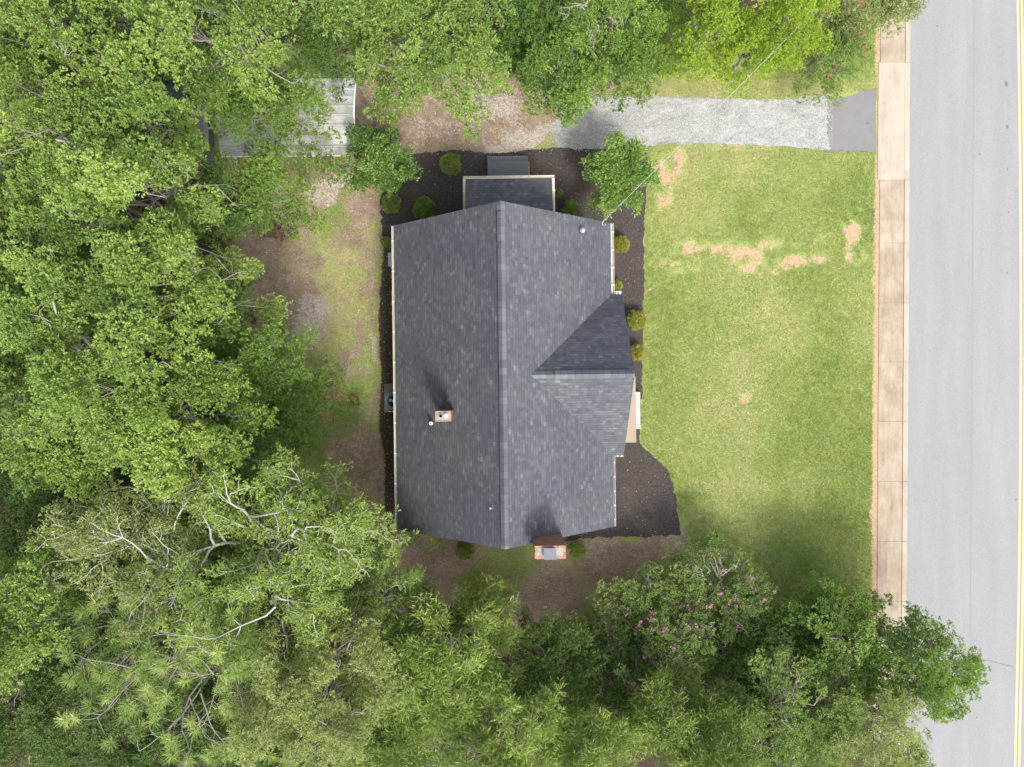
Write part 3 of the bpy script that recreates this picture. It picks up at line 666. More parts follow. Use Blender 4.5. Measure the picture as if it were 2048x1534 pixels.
# front porch floor, posts, steps
pl0 = loc(P(1271, 760, 0.5)); pl1 = loc(P(1271, 885, 0.5))
MB().box(W + .01, pl0[0], pl1[1], -0.06, 0.0, 0.5).build('porch_floor', simple('porch_concrete_warm', (0.30, 0.245, 0.185), 0.15, 3.0, 0.85), house, bevel=0.01)
for v in (-0.3, -2.8): MB().box(4.98, 5.12, v - .07, v + .07, 0.502, 3.07).build('porch_post', M['white'], house)
st0 = loc(P(1271, 784, 0.25)); st1 = loc(P(1282, 858, 0.25))
mb = MB().box(pl0[0] + .003, st1[0] - .02, st1[1], st0[1], 0.0, 0.27)
stp = mb.build('porch_step', simple('step_concrete_white', (0.36, 0.355, 0.34), 0.15, 2.0, 0.85), house, bevel=0.008)
# grey painted side stoop with brick side
s0 = loc(P(975, 312, 0.3)); s1_ = loc(P(1056, 350, 0.45)); sw = loc(P(1056, 312, 0.3))
stoop_mb = MB().box(s0[0], sw[0], v1 - .2, s0[1] - 0.29, 0.30, 0.45)
stoop_mb.box(s0[0] - .01, sw[0] - .01, s0[1] - .31, s0[1], 0.16, 0.29)
stoop = stoop_mb.build('stoop', M['greypaint'], house, bevel=0.015)
MB().box(s0[0] + .05, sw[0] + .07, v1 - .1, s0[1] - 0.33, 0.0, 0.298).box(s0[0] + .05, sw[0] - .05, s0[1] - .329, s0[1] - .04, 0, 0.158).build('stoop_base', M['brickpale'], stoop)
# chimneys
def chimney(tag_name, x0, x1, y0, y1, zb, zt_, crown_in=0.075):
    c = MB()
    p = [(x0, y0), (x1, y0), (x1, y1), (x0, y1)]
    for i in range(4):
        a, b = p[i], p[(i + 1) % 4]; c.face([(*a, zb), (*b, zb), (*b, zt_), (*a, zt_)])
    q = [(x0 + crown_in, y0 + crown_in), (x1 - crown_in, y0 + crown_in), (x1 - crown_in, y1 - crown_in), (x0 + crown_in, y1 - crown_in)]
    ch = c.build(tag_name, M['brick'], house)
    rim = MB()
    ro = [(x0 - .004, y0 - .004), (x1 + .004, y0 - .004), (x1 + .004, y1 + .004), (x0 - .004, y1 + .004)]
    for i in range(4):
        j = (i + 1) % 4
        rim.face([(*ro[i], zt_ + .004), (*ro[j], zt_ + .004), (*q[j], zt_ + .004), (*q[i], zt_ + .004)])
        rim.face([(*ro[i], zt_ - .07), (*ro[j], zt_ - .07), (*ro[j], zt_ + .004), (*ro[i], zt_ + .004)])
    rim.build('chimney_rim', M['brickpale'], ch)
    wz = MB(); cx, cy = (x0 + x1) / 2, (y0 + y1) / 2
    wz.face([(*q[0], zt_ - .004), (*q[1], zt_ - .004), (*q[2], zt_ - .004), (*q[3], zt_ - .004)]); wz.build('cement_wash', M['cement'], ch)
    return ch
b0 = loc(P(1070, 1118, 7.7)); b1 = loc(P(1131, 1091.5, 7.7))
big = chimney('chimney', b0[0], b1[0], b0[1], b1[1], 0.0, 7.7, 0.085)
cx = (b0[0] + b1[0]) / 2 - .02; cy = (b0[1] + b1[1]) / 2
MB().box(cx - .19, cx + .19, cy - .18, cy + .18, 7.70, 7.84).build('flue', M['darkmetal'], big)
fl = MB().box(cx - .235, cx + .235, cy - .225, cy + .215, 7.86, 7.92); fl.build('flue_cover', M['darkmetal'], big, bevel=0.03)
MB().box(b0[0] - .02, b0[0] - .003, b0[1] + .28, b1[1] + .02, ZR - SL * b0[0] - .04, ZR - SL * b0[0] + .10).build('shadow_strip', M['darkmetal'], big)  # added dark strip for the thin shadow at the chimney's left foot
c0 = loc(P(870.5, 843, 6.8)); c1 = loc(P(902, 822, 6.8))
sm = chimney('chimney', c0[0], c1[0], c0[1], c1[1], 3.6, 6.8, 0.05)
zs = 6.8; cy = (c0[1] + c1[1]) / 2 + .02; cxx = c0[0] + .22
MB().ring(cxx, cy, zs, zs + .07, .085, .062).build('flue', M['cement'], sm)
MB().cyl(cxx, cy, zs - .002, zs + .004, .062, 20).build('flue_opening', M['black'], sm)
f2 = MB().cyl(cxx + .21, cy + .01, zs, zs + .09, .085, 20).build('flue', M['galv'], sm)
mb = MB(); r = np.random.default_rng(8)
# roof penetrations
u, v, z = roof_pt(863.5, 846)
vp = MB().ring(u, v, z - .1, z + .34, .072, .035, 24).build('vent_pipe', M['white'], roof)
MB().cyl(u, v, z + .1, z + .30, .035, 16).build('vent_opening', M['black'], vp)
u, v, z = roof_pt(1164, 462)
vp = MB().cyl(u, v, z - .12, z + .24, .065, 16).build('vent_pipe', M['galv'], roof)
MB().cyl(u, v, z + .24, z + .33, .12, 16, .03).build('vent_cap', M['galv'], vp)
u, v, z = roof_pt(981, 1016)
MB().cyl(u, v, z - .1, z + .12, .03, 12).build('vent_pipe', M['white'], roof)
u, v, z = loc(P(1209, 440, 3.5))
MB().cyl(u, v - .25, 2.4, 3.75, .03, 10).build('service_mast', M['galv'], house)

# air conditioner and things by the house
def obj_at(name, px, py, rz=0): return empty(name, P(px, py, 0), rz)
ac = empty('air_conditioner', (P(787, 802, .8)[0], P(787, 802, .8)[1], 0.04), TH)
tag(ac, 'green-grey outdoor air conditioning unit with a round fan grille, half under the left eave', 'air conditioner')
def rbox(w_, d_, z0, z1, r=0.08, n=5):
    pts = []
    for cx, cy, a0 in ((w_ - r, d_ - r, 0), (-w_ + r, d_ - r, 90), (-w_ + r, -d_ + r, 180), (w_ - r, -d_ + r, 270)):
        for k in range(n + 1): a = math.radians(a0 + 90 * k / n); pts.append((cx + r * math.cos(a), cy + r * math.sin(a)))
    return pts
mb = MB(); pts = rbox(.37, .37, 0, .78); N_ = len(pts)
for i in range(N_): a, b = pts[i], pts[(i + 1) % N_]; mb.face([(*a, 0), (*b, 0), (*b, .74), (*a, .74)])
mb.build('cabinet', M['acgreen'], ac)
# top panel: rounded frame round a circular opening
mb = MB(); K = 48
def sup(t, h=.385, p=8): c, s = math.cos(t), math.sin(t); k = (abs(c) ** p + abs(s) ** p) ** (-1 / p); return (h * k * c, h * k * s)
for i in range(K):
    a, b = 2 * math.pi * i / K, 2 * math.pi * (i + 1) / K
    oa, ob = sup(a), sup(b); ia = (.29 * math.cos(a), .29 * math.sin(a)); ib = (.29 * math.cos(b), .29 * math.sin(b))
    mb.face([(*oa, .775), (*ob, .775), (*ib, .775), (*ia, .775)]); mb.face([(*oa, .73), (*ob, .73), (*ob, .775), (*oa, .775)]); mb.face([(*ib, .60), (*ia, .60), (*ia, .775), (*ib, .775)])
mb.build('top_panel', M['acgreen'], ac)
MB().cyl(0, 0, .5, .56, .3, 32).build('inner_shroud', M['black'], ac)
mb = MB()
for k in range(3):
    a = 2 * math.pi * k / 3 + .5
    for s_ in range(6):
        t0 = a + s_ * .12; t1 = t0 + .12; z0 = .60 + s_ * .012; z1 = z0 + .012
        q = lambda r, t, z: (r * math.cos(t), r * math.sin(t), z)
        mb.face([q(.06, t0, z0), q(.25, t0, z0), q(.25, t1, z1), q(.06, t1, z1)])
mb.cyl(0, 0, .58, .69, .07, 16); mb.build('fan', M['galv'], ac)
mb = MB()
for rr in (.08, .13, .18, .23, .275):
    prev = None
    for i in range(33):
        a = 2 * math.pi * i / 32; p = (rr * math.cos(a), rr * math.sin(a), .782)
        if prev: mb.tube([prev, p], .0035, 4, False)
        prev = p
for k in range(8): a = math.pi * k / 4; mb.tube([(.05 * math.cos(a), .05 * math.sin(a), .786), (.30 * math.cos(a), .30 * math.sin(a), .786)], .003, 4, False)
mb.build('grille', M['darkmetal'], ac)
x, y, _z = P(789, 795, 0)
pad = empty('concrete_pad', (x, y, 0), TH); tag(pad, 'weathered concrete pad under the air conditioning unit', 'pad')
MB().box(-.50, .45, -.72, .68, 0, .035).build('slab', simple('pad_mossy', (0.20, 0.165, 0.115), .25, 5), pad)
cp = MB().tube([P(777, 823, .35), P(800, 823, .35)], .02, 8).build('conduit_pipe', M['white']); tag(cp, 'thin white conduit pipe running to the house just below the air conditioning unit', 'pipe')
ub_ = empty('utility_box', (P(784, 519, .9)[0], P(784, 519, .9)[1], 0), TH); tag(ub_, 'grey utility meter box against the left house wall above the air conditioner', 'utility box')
MB().box(-.16, .3, -.30, .30, 0.0, .88).build('cabinet', M['utilgrey'], ub_); MB().box(-.19, .3, -.33, .33, .885, .92).build('lid', M['utilgrey'], ub_)

# service cable
def cable_pts(a, b, sag, n=40):
    out = []
    for i in range(n + 1):
        t = i / n; p = Vector(a).lerp(Vector(b), t); p.z -= sag * 4 * t * (1 - t); out.append(p)
    return out
CA = P(1208, 441, 3.7); CB = P(1632, 18, 7.4)
cb = empty('power_cable', CA); tag(cb, 'twisted overhead power cable from the upper right roof corner to the trees at the top', 'cable')
def rel(ps): return [tuple(Vector(p) - Vector(CA)) for p in ps]
base = cable_pts(CA, CB, 0.35, 90)
mb = MB(); mb.tube(rel(base), 0.005, 5); mb.build('messenger_wire', M['cable'], cb)
for ph in (0, math.pi):
    pts = [(p.x + .010 * math.cos(i * 1.1 + ph), p.y + .010 * math.sin(i * 1.1 + ph), p.z - .01) for i, p in enumerate(base)]
    MB().tube(rel([Vector(p) for p in pts]), 0.005, 5).build('insulated_wire', M['utilgrey'] if ph else M['cable'], cb)
MB().tube([(0, 0, 0), (-.08, -.12, -.02), (-.02, -.2, -.1)], .012, 6).build('cable_clamp', M['white'], cb)

# ------------------------------------------------------------------ carport, lean-to, outbuilding
def ribbed(mb, x0, x1, pts, nrib, lift=0.055):
    """roof sheet: profile pts [(y,z)...] lofted along x with ribs running along x"""
    for (ya, za), (yb, zb) in zip(pts[:-1], pts[1:]):
        n = max(1, int(abs(yb - ya) / 0.30))
        for i in range(n):
            s0, s1 = i / n, (i + 1) / n
            f = lambda s: (ya + (yb - ya) * s, za + (zb - za) * s)
            w0, w1 = s0 + (s1 - s0) * .70, s0 + (s1 - s0) * .9
            seq = [f(s0) + (0,), f(w0) + (0,), f(w0 + .01) + (lift,), f(w1) + (lift,), f(s1) + (0,)]
            for p, q in zip(seq[:-1], seq[1:]):
                mb.face([(x0, p[0], p[1] + p[2]), (x1, p[0], p[1] + p[2]), (x1, q[0], q[1] + q[2]), (x0, q[0], q[1] + q[2])])
a = P(441, 312, 2.7); b = P(712, 159, 2.7)
cpx = (a[0] + b[0]) / 2; cpy = (a[1] + b[1]) / 2; hx = (b[0] - a[0]) / 2; hy = (b[1] - a[1]) / 2
cport = empty('metal_carport', (cpx, cpy, 0), math.radians(0.5)); tag(cport, 'carport with a low white ribbed metal roof, under the tree branches at the upper left', 'carport')
mb = MB(); prof = [(-hy, 2.7), (-hy * .5, 3.02), (0, 3.2), (hy * .5, 3.02), (hy, 2.7)]
ribbed(mb, -hx, hx, prof, 0); crf = mb.build('roof_sheet', M['metalroof'], cport)
mb = MB()
for (ya, za), (yb, zb) in zip(prof[:-1], prof[1:]): mb.tube([(hx + .01, ya, za), (hx + .01, yb, zb)], .035, 6)
mb.tube([(-hx, -hy, 2.68), (hx, -hy, 2.68)], .03, 6); mb.tube([(-hx, hy, 2.68), (hx, hy, 2.68)], .03, 6); mb.build('edge_trim', M['white'], cport)
for x in (-hx + .1, 0, hx - .1):
    for y in (-hy + .08, hy - .08): MB().box(x - .04, x + .04, y - .04, y + .04, 0, 2.66).build('post', M['wood'], cport)
# small warped panel roof
a = P(379, 300, 2.6); b = P(416, 180, 2.6)
lt = empty('lean_to', ((a[0] + b[0]) / 2, (a[1] + b[1]) / 2, 0)); tag(lt, 'narrow rust-stained metal lean-to roof between the carport and the dark shingled outbuilding', 'lean-to')
mb = MB(); hx2 = (b[0] - a[0]) / 2; hy2 = (b[1] - a[1]) / 2; n = 16
zf = lambda x, y: 2.6 + .08 * math.sin(y * 2.3) + .06 * math.sin(x * 5 + y)
for i in range(n):
    for j in range(4):
        g0 = lambda i_, j_: (-hx2 + 2 * hx2 * j_ / 4 + .06 * math.sin(i_ * .9) * (j_ == 0), -hy2 + 2 * hy2 * i_ / n, zf(j_, -hy2 + 2 * hy2 * i_ / n))
        mb.face([g0(i, j), g0(i, j + 1), g0(i + 1, j + 1), g0(i + 1, j)])
mb.build('roof_panel', M['metalroof'], lt)
for y in (-hy2 + .1, hy2 - .1): MB().box(-.04, .04, y - .04, y + .04, 0, 2.5).build('post', M['wood'], lt)
a = P(195, 331, 2.8); b = P(386, 128, 2.8)
ob = empty('outbuilding', ((a[0] + b[0]) / 2, (a[1] + b[1]) / 2, 0), math.radians(-1)); tag(ob, 'outbuilding with an old dark shingle roof, almost hidden under the big trees', 'outbuilding')
hx3 = (b[0] - a[0]) / 2; hy3 = (b[1] - a[1]) / 2
mb = MB(); R3 = [(-hx3, -hy3, 2.8), (hx3, -hy3, 2.8), (hx3, 0, 4.0), (-hx3, 0, 4.0)]; R4 = [(-hx3, 0, 4.0), (hx3, 0, 4.0), (hx3, hy3, 2.8), (-hx3, hy3, 2.8)]
for R_ in (R3, R4): roofslab(mb, R_, [(p[0], -abs(p[1]) * 1.12 + 9) for p in R_])
mb.build('roof', M['shingleold'], ob)
mb = MB().box(-hx3 + .25, hx3 - .25, -hy3 + .25, hy3 - .25, 0, 2.68)
mb.face([(-hx3 + .25, -hy3 + .25, 2.68), (-hx3 + .25, 0, 3.8), (-hx3 + .25, hy3 - .25, 2.68)][::-1]); mb.face([(hx3 - .25, -hy3 + .25, 2.68), (hx3 - .25, hy3 - .25, 2.68), (hx3 - .25, 0, 3.8)]); mb.build('wall', M['wood'], ob)
MB().box(-hx3, hx3, -hy3 - .08, -hy3 - .005, 2.66, 2.76).build('gutter', M['white'], ob)
MB().box(hx3 - .249, hx3 - .2, -.5, .45, 0, 2.0).build('door', M['greypaint'], ob)

# ------------------------------------------------------------------ plants
def unit(v): return v / np.maximum(np.linalg.norm(v, axis=-1, keepdims=True), 1e-9)
def leaves_mesh(name, base, out, tone, per, L, Wd, rng, flat=0.45, spread=1.0, droop=0.15, upward=0.15, tv=0.16, pos_j=0.35):
    """per leaves around every spray point; each leaf is a folded diamond"""
    n = len(base) * per
    b = np.repeat(base, per, 0); o = np.repeat(out, per, 0); t = np.repeat(tone, per)
    r = rng.normal(size=(n, 3)) * np.array([1, 1, .45]) * spread
    d = unit(o * 0.7 + unit(r) * 1.0 + np.array([0, 0, upward]))
    nn = unit(np.array([0, 0, 1.0]) + rng.normal(size=(n, 3)) * flat)
    s = unit(np.cross(d, nn)); nn = np.cross(s, d)
    l = L * rng.uniform(.65, 1.2, (n, 1)); w_ = Wd * rng.uniform(.75, 1.2, (n, 1))
    b = b + rng.normal(size=(n, 3)) * L * pos_j
    mid = b + d * l * .5
    v = np.stack([b, mid + s * w_ * .5 + nn * w_ * .12, b + d * l - np.array([0, 0, 1.0]) * l * droop, mid - s * w_ * .5 + nn * w_ * .12], 1)
    q = np.arange(n * 4).reshape(n, 4)
    me = np_mesh(name, v.reshape(-1, 3), q)
    tt = np.clip(t + rng.normal(size=n) * tv * .75, 0, 1)
    a = me.attributes.new('tone', 'FLOAT', 'POINT'); a.data.foreach_set('value', np.repeat(tt, 4).astype(np.float32))
    return me

def clump_points(C, cr, Rel, tone, dens, rng, flatz=.5, elong=1.25):
    """spray points on and in each clump; C centres, cr radii, Rel = outward direction from the crown centre"""
    P_, O_, T_ = [], [], []
    for c, r, rel_, t in zip(C, cr, Rel, tone):
        n = max(4, int(dens * r * r))
        d = unit(rng.normal(size=(n, 3))); d[:, 2] = np.where(rng.random(n) < .8, np.abs(d[:, 2]), d[:, 2])
        rad = (rng.random(n) ** .35)[:, None] * (0.72 + 0.5 * vnoise(d[:, 0] * 2.3 + c[0] * 7, d[:, 1] * 2.3 + c[1] * 7))[:, None]
        q = d * rad
        h = np.array([rel_[0], rel_[1], 0]); hl = np.linalg.norm(h); h = h / hl if hl > 1e-3 else np.array([1., 0, 0]); tn = np.array([-h[1], h[0], 0])
        a = q @ h; b = q @ tn
        p = c + r * (a[:, None] * h * elong + b[:, None] * tn * .9 + np.array([0, 0, 1.]) * (q[:, 2:3] * flatz - .22 * np.maximum(a, 0)[:, None] ** 2))
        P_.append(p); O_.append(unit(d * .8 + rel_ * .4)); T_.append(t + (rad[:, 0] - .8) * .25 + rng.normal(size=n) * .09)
    return np.concatenate(P_), np.concatenate(O_), np.concatenate(T_)

def tube_np(store, pts, rad, n=5):
    """append a tapered tube to store (verts, quads)"""
    pts = np.asarray(pts, float); k = len(pts)
    d = np.gradient(pts, axis=0); d = unit(d); ref = np.array([0.3, 0.2, 1.0]); 
    a = unit(np.cross(d, ref)); b = np.cross(d, a)
    ang = np.arange(n) * 2 * np.pi / n
    ring = pts[:, None, :] + (a[:, None, :] * np.cos(ang)[None, :, None] + b[:, None, :] * np.sin(ang)[None, :, None]) * np.asarray(rad)[:, None, None]
    o = store['n']; store['v'].append(ring.reshape(-1, 3)); store['n'] += k * n
    i = np.arange(k - 1)[:, None] * n + np.arange(n)[None, :]; j = np.arange(k - 1)[:, None] * n + (np.arange(n)[None, :] + 1) % n
    store['q'].append((np.stack([i, j, j + n, i + n], -1) + o).reshape(-1, 4))
def new_store(): return {'v': [], 'q': [], 'n': 0}
def store_mesh(name, s):
    return np_mesh(name, np.concatenate(s['v']), np.concatenate(s['q']))
def bent(a, b, rng, amp, n=5, rise=0.0):
    a = np.asarray(a, float); b = np.asarray(b, float); t = np.linspace(0, 1, n)[:, None]
    p = a + (b - a) * t; L_ = np.linalg.norm(b - a)
    j = rng.normal(size=(n, 3)) * amp * L_; j[0] = 0; j[-1] = 0
    p = p + j; p[:, 2] += (np.sin(np.pi * t[:, 0]) * rise * L_)
    return p

def tree(name, px, py, r, ztop, kind, mats, label, cat='tree', seed=0, rz=None, clump=.75, dens=95, per=7, L_=.15, Wd=.085, bark='barkpale', flat=.45, group=None, cover=1.0,
         trunk_r=None, blooms=0, bloom='bloom', tone0=.5, tone_sp=.20, droop=.15, limbs_vis=0.0, zc=None, irregular=.35, flatz=.5, deadtips=0, spread=1.0, inner=.5, lean=.55, relief=.35):
    rng = np.random.default_rng(seed * 7919 + int(px) * 13 + int(py))
    zc_ = ztop * .72 if zc is None else zc
    X, Y, _ = P(px, py, zc_); R = r * (H - zc_) / FPX
    Rz = (ztop - zc_) if rz is None else rz
    ln = lean * zc_ / (H - zc_); bx, by = X * ln, Y * ln
    root = empty(name, (X + bx, Y + by, 0)); tag(root, label, cat, group)
    # clump centres on a rugged dome
    ncl = int(cover * 3.1 * (R / clump) ** 2) + 5
    k = np.arange(ncl) + .5
    rr = np.sqrt(k / ncl); az = k * 2.399963 + rng.uniform(0, 6) + rng.normal(size=ncl) * .25
    edge = 1 - irregular + irregular * 2 * fbm(np.cos(az) * 1.3 + seed * 3.3 + 9, np.sin(az) * 1.3 + px * .01 + 9, 3)
    rr = np.clip(rr + rng.normal(size=ncl) * .05, 0, 1.05) * np.clip(edge, .45, 1.15)
    hgt = np.sqrt(np.clip(1 - (rr / 1.08) ** 2, 0, 1))
    zz = Rz * (hgt - .25 + rng.normal(size=ncl) * .22 - (rng.random(ncl) < .35) * rng.uniform(.2, inner + .6, ncl))
    C = np.stack([rr * np.cos(az) * (R - clump * .5), rr * np.sin(az) * (R - clump * .5), zc_ + zz], 1)
    nt_ = 4; C[:nt_, 0] = np.cos(np.arange(nt_) * 1.7) * clump * .55; C[:nt_, 1] = np.sin(np.arange(nt_) * 1.7) * clump * .55; C[:nt_, 2] = zc_ + Rz * .72
    C[:, 2] += relief * Rz * 2 * (fbm(C[:, 0] * .45 + px, C[:, 1] * .45 + py, 2) - .5)
    C[:, 0] -= bx; C[:, 1] -= by; off3 = np.array([-bx, -by, 0])
    cr = clump * rng.uniform(.5, 1.3, ncl)
    rel_ = unit(C - off3 - np.array([0, 0, zc_ - Rz * .8]))
    tone = tone0 + rng.normal(size=ncl) * tone_sp * .55 + (fbm(C[:, 0] * .5 + px, C[:, 1] * .5 + py, 2) - .5) * tone_sp * 2
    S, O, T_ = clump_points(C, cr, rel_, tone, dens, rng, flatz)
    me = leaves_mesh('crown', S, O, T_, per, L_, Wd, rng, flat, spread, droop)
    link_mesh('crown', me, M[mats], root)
    # wood
    tr = trunk_r or max(.07, R * .055)
    s = new_store(); top = off3 + np.array([0, 0, zc_ - Rz * .1]); p = bent((0, 0, -.05), top, rng, .012, 7); tube_np(s, p, np.linspace(tr * 1.25, tr * .45, 7), 9)
    link_mesh('trunk', store_mesh('trunk', s), M[bark], root, True)
    s = new_store()
    nl = max(4, min(9, int(R * 3))); la = np.linspace(0, 2 * np.pi, nl, endpoint=False) + rng.uniform(0, 6)
    cl_az = np.arctan2(C[:, 1] + by, C[:, 0] + bx)
    own = np.argmin(np.abs(np.angle(np.exp(1j * (cl_az[:, None] - la[None, :])))), 1)
    for i in range(nl):
        m_ = np.where(own == i)[0]
        if not len(m_): continue
        mean = C[m_].mean(0); f = rng.uniform(.35, .85); a0 = p[0] + (p[-1] - p[0]) * (0.55 + .4 * f)
        q = bent(a0, mean - np.array([0, 0, cr.mean() * .2]), rng, .05, 6, .08)
        tube_np(s, q, np.linspace(tr * .55, tr * .22, 6), 6)
        for j in m_:
            st = q[rng.integers(2, 6)]; en = C[j] + np.array([0, 0, -cr[j] * .05])
            q2 = bent(st, en, rng, .07, 5, .05); tube_np(s, q2, np.linspace(tr * .22, tr * .07, 5), 5)
            for _k in range(2):
                a_ = rng.uniform(0, 6.28); e_ = q2[3] + cr[j] * np.array([np.cos(a_), np.sin(a_), rng.uniform(-.3, .15)]) * .8
                tube_np(s, bent(q2[rng.integers(2, 4)], e_, rng, .08, 4), np.linspace(tr * .09, tr * .03, 4), 4)
    for _ in range(deadtips):
        j = rng.integers(0, ncl); a_ = np.arctan2(C[j, 1] + by, C[j, 0] + bx) + rng.normal() * .5
        st = off3 + (C[j] - off3) * np.array([.75, .75, 1]) + np.array([0, 0, cr[j] * .2]); en = C[j] + np.array([np.cos(a_), np.sin(a_), .35]) * cr[j] * rng.uniform(.8, 1.4)
        q2 = bent(st, en, rng, .10, 6); q2[:, 2] += cr[j] * .12; tube_np(s, q2, np.linspace(.03, .008, 6), 5)
        for _k in range(3):
            i_ = rng.integers(2, 5); a2 = a_ + rng.normal() * .9
            tube_np(s, bent(q2[i_], q2[i_] + np.array([np.cos(a2), np.sin(a2), .25]) * cr[j] * .6, rng, .1, 4), np.linspace(.015, .005, 4), 4)
    link_mesh('branches', store_mesh('branches', s), M[bark], root, True)
    if blooms:
        idx = rng.choice(len(S), blooms, replace=False) if blooms < len(S) else np.arange(len(S))
        pk = S[idx]; keep = pk[:, 2] > np.percentile(S[:, 2], 35); pk = pk[keep]
        # gather the flowers in panicles
        pan = np.repeat(pk, 5, 0) + rng.normal(size=(len(pk) * 5, 3)) * .055 + np.array([0, 0, .10])
        me = leaves_mesh('blossoms', pan, np.tile([0, 0, 1.], (len(pan), 1)), np.full(len(pan), .5), 4, .062, .055, rng, .8)
        link_mesh('blossoms', me, M[bloom], root)
    return root

def grow_tree(name, px, py, r, ztop, mats, label, seed, bark='barkwhite', nl=8, leaf=(.15, .075), per=8, needle=False, dens=1.0, r0=.17, zb=None, flatness=.30, lift=0.0, levels=3, trunk_px=None, sp_=3):
    """open-crowned tree: the limbs are laid out first and carry their foliage"""
    rng = np.random.default_rng(seed); X, Y, _ = P(px, py, ztop - 1.5); R = r * (H - ztop + 1.5) / FPX
    zb = ztop * .62 if zb is None else zb
    if trunk_px: X0, Y0, _ = P(*trunk_px, zb)
    else: X0, Y0 = X, Y
    root = empty(name, (X0, Y0, 0)); off = np.array([X - X0, Y - Y0, 0])
    tag(root, label, 'tree')
    s = new_store(); p = bent((0, 0, -.05), (off[0] * .5, off[1] * .5, zb), rng, .015, 7); tube_np(s, p, np.linspace(r0 * 1.5, r0, 7), 9); link_mesh('trunk', store_mesh('trunk', s), M[bark], root, True)
    s = new_store(); tips = []; tdir = []
    if needle: levels = 2
    def walk(st, d, length, rad, lev):
        n = 6 if lev == 0 else 5 if lev == 1 else 4
        pts = [np.array(st)]; dd = d.copy()
        for i in range(n):
            dd = dd + rng.normal(size=3) * np.array([.26, .26, .13]); dd[2] += lift + (.05 if lev == 0 else 0)
            rel2 = pts[-1][:2] - off[:2]; 
            dd = dd / np.linalg.norm(dd)
            nxt = pts[-1] + dd * length / n
            nxt[2] = min(nxt[2], ztop - .1 * rng.random())
            pts.append(nxt)
        pts = np.array(pts); tube_np(s, pts, np.linspace(rad, rad * .42, len(pts)), 6 if lev < 2 else 4)
        if lev >= 1:
            for i in (([len(pts) - 1] if lev >= 2 else []) if needle else range(2 if lev == 1 else 1, len(pts))):
                if rng.random() < dens * (.55 if lev == 1 else .9): tips.append(pts[i] + rng.normal(size=3) * .06); tdir.append(unit(pts[i] - pts[i - 1]))
        if lev < levels:
            nc = [4, 4, 3][lev] if lev < 3 else 2
            for c in range(nc):
                i = rng.integers(2, len(pts)) if c else len(pts) - 1
                base_d = unit(pts[i] - pts[i - 1]); a = rng.choice([-1, 1]) * rng.uniform(.4, 1.1)
                nd = np.array([base_d[0] * np.cos(a) - base_d[1] * np.sin(a), base_d[0] * np.sin(a) + base_d[1] * np.cos(a), base_d[2] * .4 + rng.normal() * .22])
                walk(pts[i], unit(nd), length * rng.uniform(.42, .62), rad * .48, lev + 1)
    for i in range(nl):
        a = 2 * np.pi * i / nl + rng.normal() * .22; st = p[-1] - np.array([0, 0, rng.uniform(0, zb * .12)])
        hz = (ztop - zb) / max(R, .1) * rng.uniform(.55, 1.0)
        tgt = off * .5 + np.array([np.cos(a) * R, np.sin(a) * R, 0])
        d = unit(np.array([tgt[0], tgt[1], 0]) * 1.0); d = unit(np.array([d[0], d[1], hz * 1.1]))
        walk(st, d, R * rng.uniform(.7, .95), r0 * rng.uniform(.55, .85), 0)
    link_mesh('branches', store_mesh('branches', s), M[bark], root, True)
    tips = np.array(tips); tdir = np.array(tdir)
    if needle:
        nper = 75; n = len(tips) * nper; b = np.repeat(tips, nper, 0); d0 = np.repeat(tdir, nper, 0)
        d = unit(unit(rng.normal(size=(n, 3)) * np.array([1, 1, .5])) + d0 * .25 + np.array([0, 0, .30])); s_ = unit(np.cross(d, rng.normal(size=(n, 3))))
        l = .34 * rng.uniform(.75, 1.1, (n, 1)); wd = .024
        b = b + d0 * rng.uniform(-.12, .05, (n, 1))
        v = np.stack([b - s_ * wd * .5, b + s_ * wd * .5, b + d * l + s_ * wd * .15, b + d * l - s_ * wd * .15], 1)
        me = np_mesh('crown', v.reshape(-1, 3), np.arange(n * 4).reshape(n, 4))
        t = np.clip(np.repeat(rng.normal(.5, .2, len(tips)), nper) + rng.normal(size=n) * .12, 0, 1); at = me.attributes.new('tone', 'FLOAT', 'POINT'); at.data.foreach_set('value', np.repeat(t, 4).astype(np.float32))
    else:
        m_ = sp_; S = np.repeat(tips, m_, 0) + rng.normal(size=(len(tips) * m_, 3)) * np.array([.16, .16, .07]) - np.array([0, 0, .10]); O = np.repeat(tdir, m_, 0)
        T_ = np.repeat(rng.normal(.5, .17, len(tips)), m_)
        me = leaves_mesh('crown', S, O, T_, per, leaf[0], leaf[1], rng, .5, 1.0, .2)
    link_mesh('crown', me, M[mats], root)
    return root

